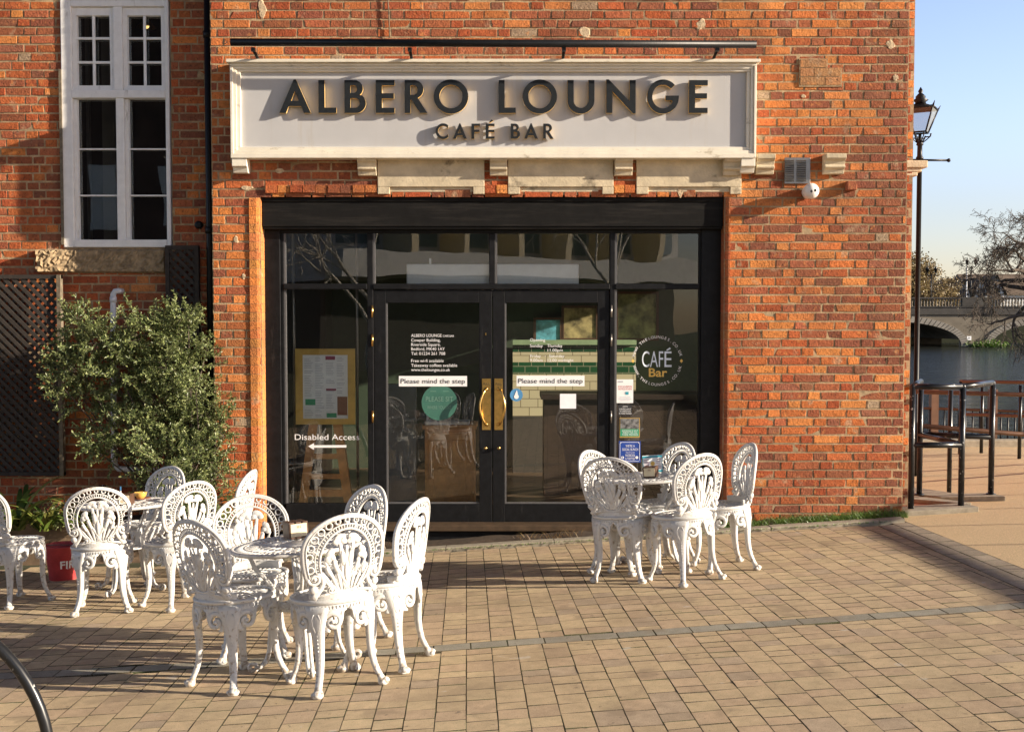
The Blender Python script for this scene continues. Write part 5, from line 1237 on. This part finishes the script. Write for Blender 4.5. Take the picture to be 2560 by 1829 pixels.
tufts('leafy_weeds', 'broad green weeds along the wall foot', 1.6, 3.1, 9.38, 9.60, 2600, .02, .045, .007, M['grass'], 33, lambda x: .3 + .5*math.sin(x*5 + 1)**2)
tufts('dry_weeds', 'dry brown weeds along the black plinth', -1.6, 1.6, 9.42, 9.60, 1300, .02, .10, .0022, M['dryweed'], 32, lambda x: max(0, math.sin(x*4.3) + .35*math.sin(x*17))**1.5 if x < 1.5 else .4)
tufts('joint_moss', 'moss in the joints by the kerb', -2.2, 3.2, 9.24, 9.285, 1500, .006, .018, .004, M['grass'], 36, lambda x: .35 + .5*math.sin(x*7)**2)
# ------------------------------------------------------------------ right side: kerb stones, guard rails, lamp, quay
def slab(pts, h, name, label=None, kind='structure', m='kerbstone'):
    mb = MB(); k = len(pts); vs = [(p[0], p[1], gz(p[0], p[1]) - .02) for p in pts] + [(p[0], p[1], gz(p[0], p[1]) + h) for p in pts]
    mb.add(vs, [tuple(range(k))[::-1], tuple(range(k, 2*k))] + [(i, (i+1) % k, k+(i+1) % k, k+i) for i in range(k)])
    return setp(mb.build(name, M[m], None, .008), label, None, None, kind)
def gp(u, v, h=0.0): p = ground(u, v, h); return (p.x, p.y)
H1 = .045
s1 = [gp(2262, 1300), gp(2447, 1296), gp(2447, 1283, H1), gp(2262, 1271, H1)]
a = at(2262, 1303, 9.60); b = at(2447, 1294, 9.60)
slab([(a.x, a.y), (b.x, b.y), (b.x - .02, b.y + .30), (a.x, a.y + .30)], H1, 'kerb')
slab([(a.x + .95*(b.x-a.x), a.y + .301), (a.x + .62*(b.x-a.x) + .30, a.y + .301), (a.x + .35, a.y + 1.15), (a.x + .05, a.y + 1.15)], H1 - .003, 'kerb')
c = ground(2352, 1254); d = ground(2514, 1252)
slab([(c.x, c.y), (d.x, d.y), (d.x - .02, d.y + .28), (c.x - .1, c.y + .28)], H1, 'kerb')
slab([(d.x - .25, d.y + .281), (d.x - .52, d.y + .281), (c.x - .45, c.y + 1.7), (c.x - .15, c.y + 1.7)], H1 - .003, 'kerb')
slab([(a.x + .02, a.y + .301), (a.x + .6, a.y + .301), (a.x + .34, a.y + 1.14), (a.x - .2, a.y + 1.14)], .012, 'ramp', None, 'structure', 'rampwall')
slab([(c.x - .1, c.y + .281), (d.x - .53, d.y + .281), (c.x - .46, c.y + 1.6), (c.x - .6, c.y + 1.6)], .012, 'ramp', None, 'structure', 'rampwall')
gr = thing('guard_rail', 'black tubular guard rail with chipped paint on the kerb at the wall corner', 'railing', (0, 0, 0))
RT = .026
def post(mb, x, y, h, r_=RT, z0=None): z = gz(x, y) + .06 if z0 is None else z0; mb.tube([(x, y, z), (x, y, z + h)], r_, 12)
P1 = at(2277, 1276, 9.74); P2 = at(2402, 1278, 9.74); P3 = ground(2298, 1236, H1); P4 = ground(2477, 1235, H1)
def th(P_, v): return at(CX, v, P_.y).z
Ht = th(P1, 966)
zb = {}
for P_ in (P1, P2, P3, P4):
    mb = MB(); mb.tube([P_ + Vector((0, 0, -.005)), (P_.x, P_.y, Ht)], RT, 12); mb.lathe([(.045, 0), (.043, .008), (.028, .012)], 14, P_); mb.build('post', M['worntube'], gr)
def rail(A, B_, z, nm='rail', r_=RT*.98, m='worntube', par=gr):
    mb = MB(); mb.tube([(A.x, A.y, z), (B_.x, B_.y, z)], r_, 12); mb.sphere((A.x, A.y, z), r_*1.04, 10, 8); mb.sphere((B_.x, B_.y, z), r_*1.04, 10, 8); mb.build(nm, M[m], par)
zm = th(P1, 1112)
rail(P1, P2, Ht); rail(P1, P2, zm); rail(P2, P4, Ht + .001); rail(P3, P4, zm + .01); rail(P1, P3, Ht - .001); rail(P3, P2, zm + .005)
# brown handrails beyond
hr = thing('ramp_handrail', 'bronze coloured ramp handrail behind the black guard rail', 'railing', (0, 0, 0))
Q1 = Vector((P3.x + .42, P3.y + 1.1, 0)); Q1 = ground(2373, 1208, .1); Q2 = ground(2453, 1132); Q3 = ground(2548, 1146); Q0 = ground(2400, 1108)
def hrail(A, B_, za, zb_): mb = MB(); mb.tube([(A.x, A.y, za), (B_.x, B_.y, zb_)], .022, 10); mb.sphere((A.x, A.y, za), .023, 8, 6); mb.sphere((B_.x, B_.y, zb_), .023, 8, 6); mb.build('rail', M['brownrail'], hr)
def hpost(P_, zt): mb = MB(); mb.tube([(P_.x, P_.y, gz(P_.x, P_.y)), (P_.x, P_.y, zt)], .022, 10); mb.build('post', M['worntube'], hr)
zt2 = at(CX, 953, Q2.y).z
QE = Vector((Q3.x + 3, Q3.y - .3, 0)); QS = Vector((at(2402, 953, Q2.y).x, Q2.y, 0))
for P_ in (Q2, Q3, QS): hpost(P_, zt2)
hrail(QS, QE, zt2, zt2); hrail(QS, QE, zt2 - .42, zt2 - .44)
hpost(Q1, at(CX, 975, Q1.y).z); hpost(Vector((QE.x, QE.y, 0)), zt2)
hrail(P3, Vector((Q3.x + 1.5, Q3.y - 1.4, 0)), Ht - .42, zt2 - .62)
hrail(Vector((P3.x + .1, P3.y + .8, 0)), Vector((QE.x, QE.y - .9, 0)), at(CX, 978, P3.y + .8).z, at(CX, 1008, QE.y - .9).z)
# quay wall, fence of vertical bars
YQ = 15.75
mb = MB(); mb.box(-14, 30, YQ, YQ + .35, -1.6, gz(5, 15.7) + .05); mb.box(-14, 30, 15.5, YQ - .001, -1.2, gz(4, 15.7) - .05); setp(mb.build('quay_edge', M['kerbstone'], None, .02), kind='structure')
mb = MB(); za = gz(5.5, 15.7) - .02
mb.box(5.2, 14, 15.42, 15.62, za - .3, za + .16)
top(mb.build('concrete_bench', M['kerbstone'], None, .02), 'low pale concrete ledge along the river edge beside the fence', 'ledge')
fe = thing('riverside_fence', 'brown riverside fence of thin vertical bars along the water', 'fence', (0, 0, 0))
ft = at(2560, 1055, YQ).z
def ftop(x): return at(CX, 1020, YQ).z - .035*(x - 5.6)
mb = MB()
for i in range(100):
    x = 5.2 + i*.1; mb.tube([(x, YQ + .1, za - .1), (x, YQ + .1, ftop(x))], .012, 5)
mb.build('bars', M['blackmetal'], fe)
mb = MB(); mb.tube([(4.5, YQ + .1, ftop(4.5)), (15, YQ + .1, ftop(15))], .02, 8); mb.tube([(4.5, YQ + .1, za + .1), (15, YQ + .1, za + .08)], .015, 8); mb.build('rail', M['brownrail'], fe)
for x in (5.95, 6.78, 8.9, 10.9):
    mb = MB(); mb.box(x - .05, x + .05, YQ + .05, YQ + .16, za - .2, ftop(x) + .30); mb.build('post', M['brownrail'], fe)
# long handrail running towards the camera outside the frame (its shadow falls over the path)
lr = thing('long_handrail', 'black steel handrail along the riverside path outside the right edge', 'railing', (0, 0, 0))
xr = 7.2; zr = gz(xr, 8) + 1.0
mb = MB(); mb.tube([(xr, -2, gz(xr, -2) + 1.06), (xr, 13.5, gz(xr, 13.5) + 1.06)], .036, 10); mb.build('rail', M['blackmetal'], lr)
for i in range(15):
    y = 8.05 - .95*i if i < 10 else 8.05 + .9*(i - 9); x = xr
    mb = MB(); mb.tube([(x, y, gz(x, y)), (x, y, gz(x, y) + 1.05)], .012, 8); mb.build('post', M['blackmetal'], lr)
# lamp post
lp = thing('street_lamp', 'black Victorian street lamp with lantern beside the corner of the building', 'lamp', (0, 0, 0))
pb = ground(2290, 1188); pl = Vector((at(2296, 500, pb.y).x, pb.y, gz(pb.x, pb.y))); Z_ = lambda v: at(CX, v, pb.y).z
pl.x = at(2296, 600, pb.y).x
mb = MB(); x, y = pl.x, pl.y
mb.lathe([(.075, pl.z), (.075, pl.z + .5), (.04, pl.z + .58), (.028, pl.z + .6), (.026, Z_(400)), (.04, Z_(398)), (.04, Z_(394)), (.028, Z_(390)), (.026, Z_(365)), (.04, Z_(362)), (.03, Z_(356)), (.018, Z_(350)), (.016, Z_(336))], 16, (x, y, 0)); 
mb.tube([(x - .12, y, Z_(400)), (x + .32, y, Z_(401))], .012, 8); mb.sphere((x + .32, y, Z_(401)), .022, 8, 6)
mb.build('column', M['blackmetal'], lp)
mb = MB()
for k in range(4):
    a = rad(45 + 90*k); c, s = math.cos(a), math.sin(a); mb.tube([(x + c*r_, y + s*r_, Z_(v_)) for r_, v_ in ((.02, 360), (.04, 352), (.055, 344), (.11, 345), (.13, 337))], .008, 6)
    q = rad(90*k); mb.tube([(x + math.cos(q)*r_, y + math.sin(q)*r_, Z_(v_)) for r_, v_ in ((.03, 357), (.08, 348), (.12, 340), (.11, 334))], .006, 6)
mb.build('scroll', M['blackmetal'], lp)
zb_, zt_ = Z_(332), Z_(273); rb, rt = .085, .185
lan = MB()
for k in range(4):
    a, b = rad(15 + 90*k), rad(105 + 90*k)
    p0, p1 = Vector((x + rb*1.2*math.cos(a), y + rb*1.2*math.sin(a), zb_)), Vector((x + rt*1.2*math.cos(a), y + rt*1.2*math.sin(a), zt_)); q0, q1 = Vector((x + rb*1.2*math.cos(b), y + rb*1.2*math.sin(b), zb_)), Vector((x + rt*1.2*math.cos(b), y + rt*1.2*math.sin(b), zt_))
    lan.tube([p0, p1], .009, 6); lan.tube([p0, q0], .010, 6); lan.tube([p1, q1], .012, 6); lan.tube([p1, p1 + Vector(((p1.x-x)*.15, (p1.y-y)*.15, .05))], [.012, .003], 6)
    g2 = MB(); g2.add([p0, q0, q1, p1], [(0, 1, 2, 3)]); g2.build('lantern_pane', M['lampglass'], lp)
    lan.add([p1, q1, Vector((x + .05*math.cos(b), y + .05*math.sin(b), Z_(259))), Vector((x + .05*math.cos(a), y + .05*math.sin(a), Z_(259)))], [(0, 1, 2, 3)])
lan.lathe([(.06, Z_(260)), (.055, Z_(256)), (.085, Z_(251)), (.05, Z_(246)), (.055, Z_(242)), (.035, Z_(237)), (.018, Z_(233)), (.028, Z_(229)), (.022, Z_(226)), (.003, Z_(218))], 14, (x, y, 0))
lan.build('lantern', M['blackmetal'], lp)
# ------------------------------------------------------------------ river, bridge, far side
ZW = at(CX, 867, 100).z
mb = MB(); mb.add([(-400, YQ + .2, ZW), (600, YQ + .2, ZW), (600, 1200, ZW), (-400, 1200, ZW)], [(0, 1, 2, 3)]); setp(mb.build('river', M['water']), kind='structure')
mb = MB(); mb.box(-400, 500, 118, 1100, ZW - .5, ZW + 2.2); setp(mb.build('far_bank', M['mud']), kind='structure')
YBR = 100.0; br = thing('stone_bridge', 'pale stone arched bridge with balustrade crossing the river', 'bridge', (0, YBR, 0))
zz = lambda v: at(CX, v, YBR).z
def bx_(u): return at(u, 790, YBR).x
xa = bx_(2404); xb_ = bx_(2480); crown = zz(803); hs = 6.5
zs0 = ZW
def arch_z(x):
    for c0 in (xa - hs, xb_ + hs, xa - 3*hs - (xb_ - xa), xb_ + 3*hs + (xb_-xa)):
        if abs(x - c0) < hs: return ZW + (crown - ZW)*math.sqrt(max(0, 1 - ((x-c0)/hs)**2))**.85
    return None
mb = MB(); zdk = zz(786); N_ = 300; x0_, x1_ = 10, 75; Wd = 12
for i in range(N_):
    x0 = x0_ + (x1_-x0_)*i/N_; x1 = x0_ + (x1_-x0_)*(i+1)/N_
    za0, za1 = arch_z(x0), arch_z(x1)
    lo0 = za0 if za0 is not None and za1 is not None else (ZW - .5); lo1 = za1 if za1 is not None and za0 is not None else (ZW - .5)
    mb.add([(x0,0,lo0),(x1,0,lo1),(x1,0,zdk),(x0,0,zdk),(x0,Wd,lo0),(x1,Wd,lo1),(x1,Wd,zdk),(x0,Wd,zdk)], [(0,1,2,3),(7,6,5,4),(0,4,5,1)])
mb.build('arch_wall', M['bridge'], br)
ringm = mat('ring_stone', (.24, .22, .19), .9, noise=.2, scale=1.2)
for c0 in (xa - hs, xb_ + hs):
    mb = MB()
    for i in range(44):
        a0, a1 = rad(180 - 180*i/44 - .35), rad(180 - 180*(i+1)/44 + .35); vs = []
        for yy in (-.12, .1):
            for a, e in ((a0, 0), (a1, 0), (a1, 1), (a0, 1)):
                k = abs(math.sin(a))**.85; vs.append((c0 + (hs + e*.62)*math.cos(a), yy, ZW + (crown - ZW + e*.55)*k))
        mb.add(vs, [(0,1,2,3),(7,6,5,4),(0,4,5,1),(2,6,7,3),(1,5,6,2),(0,3,7,4)])
    mb.build('arch_ring', ringm, br)
mb = MB(); mb.box(x0_, x1_, -.18, Wd + .1, zdk + .001, zdk + .35); mb.box(x0_, x1_, -.05, Wd, zdk + .351, zz(768)); mb.box(x0_, x1_, -.14, .3, zz(746.5), zz(743)); mb.box(x0_, x1_, -.12, .3, zz(768) + .001, zz(765.5))
for u in (2404, 2200, 2100, 2000): mb.box(bx_(u), bx_(u) + (.8 if u != 2404 else 2.6), -.13, .28, zz(765.5) + .001, zz(746.6))
mb.build('parapet', M['bridgedark'], br)
bal = MB(); bal.lathe([(.10, 0), (.10, .06), (.05, .12), (.09, .32), (.05, .52), (.10, .58), (.10, .64)], 7)
h_ = zz(746.5) - zz(765.5); k = h_/.64; n_ = 0; bx0 = bx_(2286)
allb = MB()
x = bx0 - 4; 
while x < 60 and n_ < 100:
    if not (bx_(2404) - .1 < x < bx_(2404) + 2.7):
        bo = MB(); bo.v = [(p[0] + x, p[1] + .1, p[2]*k + zz(765.5)) for p in bal.v]; bo.f = bal.f; bo.m = bal.m; bo.c = bal.c; bo.sm = bal.sm
        bo.build('baluster', M['bridge'], br); n_ += 1
    x += .27
sgn = thing('bridge_sign', 'small white sign on the bridge between the arches', 'sign', (0, 0, 0)); mb = MB(); mb.box(bx_(2417), bx_(2428), YBR - .12, YBR - .05, zz(850), zz(840)); mb.build('plate', M['white'], sgn); mb = MB(); mb.box(bx_(2420), bx_(2425), YBR - .13, YBR - .121, zz(846), zz(844)); mb.build('print', M['ink'], sgn)
mb = MB()
for i in range(900):
    p = Vector((bx_(2424) + 1.5*R.gauss(1, .5), YBR - .4 + R.uniform(-.5, .3), ZW + abs(R.gauss(0, .22)))); leafquad(mb, p, Vector((R.gauss(0, 1), R.gauss(0, 1), R.gauss(.5, 1))), .12, .2, R.uniform(0, 3))
top(mb.build('waterside_plants', M['grass']), 'clump of green plants growing at the foot of the bridge pier', 'plants')
# bridge lamps
def blamp(u, label, vt=660):
    t = thing('bridge_lamp', label, 'lamp', (bx_(u), YBR + 2, 0), 'twin lantern lamp posts on the bridge'); z1 = zz(742); z2 = zz(vt + 22)
    mb = MB(); mb.tube([(0, 0, z1 - 1), (0, 0, z2)], .06, 8); mb.tube([(-.38, 0, z2 + .1), (-.38, 0, z2 - .05), (0, 0, z2 - .2), (.38, 0, z2 - .05), (.38, 0, z2 + .1)], .035, 6); mb.build('column', M['blackmetal'], t)
    for s in (-1, 1): mb = MB(); mb.lathe([(.08, z2 + .1), (.16, z2 + .42), (.20, z2 + .44), (.06, z2 + .60), (.01, z2 + .78)], 8, (s*.38, 0, 0)); mb.build('lantern', M['blackmetal'], t)
blamp(2348, 'twin lantern lamp post on the bridge in front of the tan tree'); blamp(2449, 'twin lantern lamp post on the bridge behind the bare branches', 640)
t = thing('flagpole', 'thin pale flagpole behind the bridge', 'pole', (at(2417, 700, 112).x, 112, 0)); mb = MB(); mb.tube([(0, 0, 1), (0, 0, at(CX, 652, 112).z)], .05, 6); mb.build('pole', M['white'], t)
# half-timbered houses
YH = 130.0
def house(label, u0, u1, vr, ve, vg0, gab=None):
    t = thing('timbered_house', label, 'house', (0, 0, 0), 'half-timbered houses beyond the bridge'); x0, x1 = at(u0, 700, YH).x, at(u1, 700, YH).x; zr, ze = at(CX, vr, YH).z, at(CX, ve, YH).z; zb = ZW + 1.5
    mb = MB(); mb.box(x0, x1, YH, YH + 9, zb, ze); mb.build('wall', M['plaster'], t)
    mb = MB(); mb.add([(x0-.3, YH-.4, ze-.1), (x1+.3, YH-.4, ze-.1), (x1+.3, YH+4.5, zr), (x0-.3, YH+4.5, zr), (x0-.3, YH+9.4, ze-.1), (x1+.3, YH+9.4, ze-.1)], [(0,1,2,3),(3,2,5,4),(0,3,4),(1,5,2)]); mb.build('roof', M['roof'], t)
    if gab:
        for g0, g1, gt in gab:
            a, b = at(g0, 700, YH).x, at(g1, 700, YH).x; zt = at(CX, gt, YH).z; m_ = (a+b)/2
            mb = MB(); mb.add([(a, YH-.6, zb), (b, YH-.6, zb), (b, YH-.6, ze), (m_, YH-.6, zt), (a, YH-.6, ze)], [(0,1,2,3,4)]); mb.build('gable', M['plaster'], t)
            mb = MB(); mb.beam((a-.25, YH-.68, ze-.1), (m_, YH-.68, zt+.1), .12, .26, (0, 1, 0)); mb.beam((b+.25, YH-.68, ze-.1), (m_, YH-.68, zt+.1), .12, .26, (0, 1, 0))
            for q in (.3, .5, .7): mb.beam((a+(b-a)*q, YH-.66, zb), (a+(b-a)*q, YH-.66, ze + (zt-ze)*(1-abs(q-.5)*2)*.9), .06, .14, (0, 1, 0))
            mb.beam((a, YH-.67, ze), (b, YH-.67, ze), .06, .16, (0, 1, 0)); mb.build('timber', M['timber'], t)
            mb = MB(); mb.add([(a-.3, YH-.9, ze-.15), (m_, YH-.9, zt+.15), (m_, YH+3, zt+.15), (a-.3, YH+3, ze-.15)], [(0,1,2,3)]); mb.add([(b+.3, YH-.9, ze-.15), (m_, YH-.9, zt+.15), (m_, YH+3, zt+.15), (b+.3, YH+3, ze-.15)], [(0,3,2,1)]); mb.build('gable_roof', M['roof'], t)
            mb = MB(); mb.box(m_-.4, m_+.4, YH-.69, YH-.61, ze-.4, ze+.7); mb.build('window', M['ink'], t)
house('dark roofed house half behind the tan tree', 2366, 2398, 698, 716, 0)
house('white half-timbered gabled house in the middle beyond the bridge', 2398, 2436, 692, 738, 0, [(2389, 2421, 700)])
house('white half-timbered house with two gables at the right', 2437, 2600, 681, 735, 0, [(2432, 2464, 697), (2466, 2505, 690)])
# ---- trees
def grow(mb, tips, p, d, L_, r_, lev, rr, droop=0.0, spread=.5, wig=.12, seg=4, kids=3, shrink=.66, minr=.004):
    pts = [p.copy()]; rs = [r_]; q = p.copy(); dd = d.copy()
    for i in range(seg):
        dd = (dd + Vector((rr.gauss(0, wig), rr.gauss(0, wig), rr.gauss(0, wig) - droop))).normalized(); q = q + dd*L_/seg; pts.append(q.copy()); rs.append(max(minr, r_*(1 - .45*(i+1)/seg)))
    mb.tube(pts, rs, 6 if r_ > .05 else 4 if r_ > .015 else 3, caps=False)
    if lev == 0: tips.append((q, dd)); return
    for k in range(kids):
        f = rr.uniform(.35, 1.0) if k else 1.0; i = min(seg, max(1, int(f*seg))); s = pts[i]
        nd = (dd + Vector((rr.gauss(0, spread), rr.gauss(0, spread), rr.gauss(0, spread)))).normalized()
        grow(mb, tips, s, nd, L_*shrink*rr.uniform(.75, 1.15), max(minr, rs[i]*.72), lev-1, rr, droop, spread, wig, seg, kids, shrink, minr)
def tree(label, name, base, h, r_, lev, seed, mleaf=None, nl=0, ls=.1, droop=0, spread=.5, d0=(0, 0, 1), kids=3, trunk=True, group=None, shrink=.66, minr=.004, wig=.12, lr_=.3, bark='bark'):
    rr = random.Random(seed); t = thing(name, label, 'tree', (0, 0, 0), group); mb = MB(); tips = []
    grow(mb, tips, Vector(base), Vector(d0).normalized(), h, r_, lev, rr, droop, spread, wig, 5, kids, shrink, minr); mb.build('trunk', M[bark], t)
    if mleaf:
        ml = MB()
        for q, d in tips:
            for _ in range(nl): leafquad(ml, q + Vector((rr.gauss(0, lr_), rr.gauss(0, lr_), rr.gauss(0, lr_))), Vector((rr.gauss(0, 1), rr.gauss(0, 1), rr.gauss(0, 1))), ls*.6, ls, rr.uniform(0, 3))
        ml.build('crown', M[mleaf], t)
    return t
zb = ZW + 2
for i, (u, vt, h, sd, lab) in enumerate(((2300, 640, 3.4, 5, 'tan autumn tree beyond the bridge nearest the lamp post'), (2345, 660, 3.0, 6, 'smaller tan autumn tree left of the timbered houses'), (2250, 640, 3.6, 9, 'tan autumn tree beyond the bridge behind the building corner'))):
    tree(lab, 'autumn_tree', (at(u, 700, 122).x, 122, zb - 1), h, .22, 6, sd, 'autumn', 22, .26, spread=.46, group='autumn trees beyond the bridge', minr=.018, shrink=.70, lr_=.32)
# big bare riverside tree at the right, reaching in from outside the frame
YT = 46.0
rr = random.Random(17); t = thing('bare_tree', 'dark bare riverside tree with drooping branches reaching in at the right edge', 'tree', (0, 0, 0)); mb = MB(); tips = []
trk = at(2790, 850, YT); mb.tube([(trk.x, YT, ZW + .2), (trk.x - .1, YT, trk.z), at(2700, 680, YT)], [.45, .38, .3], 8)
for (u0, v0, u1, v1, r_, dr, lv, L_) in ((2700, 730, 2560, 680, .16, .02, 6, 1.35), (2700, 710, 2600, 630, .16, .03, 6, 1.1), (2640, 730, 2520, 715, .12, .05, 5, 1.1), (2700, 720, 2560, 700, .15, .04, 6, 1.2), (2670, 650, 2620, 590, .12, .02, 5, .9), (2650, 760, 2540, 790, .10, .05, 4, 1.0), (2620, 700, 2540, 790, .10, .04, 4, 1.0), (2650, 700, 2560, 650, .12, .03, 6, 1.0)):
    a, b = at(u0, v0, YT), at(u1, v1, YT + rr.uniform(-1.5, 1.5)); mb.tube([at(2740, 740, YT), a, b], [r_*1.3, r_, r_*.7], 6)
    grow(mb, tips, b, (b - a).normalized(), L_, r_*.6, lv, rr, dr, .50, .17, 5, 3, .74, .008)
mb.build('trunk', M['bark'], t)
ml = MB()
for q, d in tips:
    if rr.random() < .3:
        for _ in range(2): leafquad(ml, q + Vector((rr.gauss(0, .12), rr.gauss(0, .12), rr.gauss(-.05, .12))), Vector((rr.gauss(0, 1), rr.gauss(0, 1), rr.gauss(-.5, 1))), .03, .07, rr.uniform(0, 3))
ml.build('crown', M['twigleaf'], t); print('TIPS', len(tips), 'treefaces', len(mb.f))
# ------------------------------------------------------------------ the square behind the camera (seen as reflections)
rb_ = thing('white_apartment_block', 'white rendered apartment block across the square reflected in the cafe windows', 'building', (-.5, -16, 0), None, (0, 0, rad(-36)))
mb = MB(); mb.box(-6, 8, -7, 0, 2.7, 14); mb.box(-6, 8, 0, 1.3, 2.75, 3.45); mb.box(-6, 8, 0, 1.3, 5.9, 6.6); mb.build('wall', M['plaster'], rb_)
mb = MB(); mb.box(-6, 8, -7, -.3, -.5, 2.699); mb.build('shop_floor', M['intdark'], rb_)
for i in range(7):
    for z in (3.7, 6.8, 9.9):
        mb = MB(); x = -5.6 + i*1.95; mb.box(x, x + 1.45, .0, .06, z, z + 1.9); mb.build('window', M['slate'], rb_)
for x in (-4.0, -2.05, -.1, 1.85, 3.8, 5.75): mb = MB(); mb.box(x, x + .22, 0, 1.29, 3.451, 5.899); mb.build('pilaster', M['cream'], rb_)
rb2 = thing('brick_terrace', 'dark brick building across the square reflected in the tall white window', 'building', (-17, -16, 0)); mb = MB(); mb.box(-9, 11, -6, 0, -.5, 17); mb.build('wall', mat('dark_brick', (.10, .06, .045), .9, noise=.5, scale=.8), rb2)
for i in range(8): mb = MB(); mb.box(-8 + i*2.3, -7 + i*2.3, 0, .05, 1, 3); mb.box(-8 + i*2.3, -7 + i*2.3, 0, .05, 4.5, 6.5); mb.build('window', M['plaster'], rb2)
for x, y, sd, lab in ((-3.5, -8, 41, 'bare birch tree on the square reflected in the left door'), (2.5, -10, 42, 'bare birch tree on the square reflected in the right door'), (5.5, -9, 43, 'bare tree on the square at the right'), (-7, -10, 44, 'bare tree on the square at the left')):
    tree(lab, 'birch_tree', (x, y, gz(x, y)), 3.0, .11, 5, sd, None, spread=.38, group='bare trees on the square', minr=.008, shrink=.68, bark='birch')
# ------------------------------------------------------------------ light
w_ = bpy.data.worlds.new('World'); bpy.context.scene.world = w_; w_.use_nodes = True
sun_dir = Vector((1, -.255, .305)).normalized()   # towards the sun
el = math.asin(sun_dir.z); az = math.atan2(sun_dir.x, sun_dir.y)
N, L = w_.node_tree.nodes, w_.node_tree.links
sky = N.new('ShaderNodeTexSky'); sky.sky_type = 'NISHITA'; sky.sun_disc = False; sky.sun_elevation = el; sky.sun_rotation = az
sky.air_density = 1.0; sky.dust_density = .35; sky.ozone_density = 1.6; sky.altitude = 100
# brightness curve added to the sky: low band boosted, zenith dimmed to cut ambient light
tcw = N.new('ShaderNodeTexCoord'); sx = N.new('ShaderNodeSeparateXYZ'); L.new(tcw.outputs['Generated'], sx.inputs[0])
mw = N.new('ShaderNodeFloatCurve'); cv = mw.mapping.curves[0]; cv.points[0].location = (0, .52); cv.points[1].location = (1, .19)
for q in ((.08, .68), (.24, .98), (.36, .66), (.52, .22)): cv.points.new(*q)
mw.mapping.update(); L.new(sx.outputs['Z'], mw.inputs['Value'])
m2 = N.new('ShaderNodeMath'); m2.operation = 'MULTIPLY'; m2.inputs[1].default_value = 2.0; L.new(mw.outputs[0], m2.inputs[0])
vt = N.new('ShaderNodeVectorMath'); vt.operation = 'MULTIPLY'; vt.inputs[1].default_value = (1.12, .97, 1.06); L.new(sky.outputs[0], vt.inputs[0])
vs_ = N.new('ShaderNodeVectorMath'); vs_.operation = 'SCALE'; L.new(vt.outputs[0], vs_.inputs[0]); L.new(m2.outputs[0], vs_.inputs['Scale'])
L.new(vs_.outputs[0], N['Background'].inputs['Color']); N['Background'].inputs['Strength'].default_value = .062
sl = bpy.data.lights.new('sun', 'SUN'); sl.energy = 5.0; sl.angle = rad(.53); sl.color = (1, .86, .68)
so = bpy.data.objects.new('sun', sl); C.objects.link(so); so.rotation_euler = (-sun_dir).to_track_quat('-Z', 'Y').to_euler(); so.location = (20, 0, 12)
# ------------------------------------------------------------------ camera
cd = bpy.data.cameras.new('camera'); cd.sensor_width = 36; cd.lens = 36*FPX/2560; cd.clip_end = 3000; cd.clip_start = .05
co = bpy.data.objects.new('camera', cd); C.objects.link(co); co.location = CAM; co.rotation_euler = (rad(90) - PITCH, 0, 0)
S = bpy.context.scene; S.camera = co
S.view_settings.view_transform = 'Standard'; S.view_settings.look = 'None'; S.view_settings.gamma = 1; S.view_settings.exposure = 1.15
S.render.resolution_x = 1024; S.render.resolution_y = 731
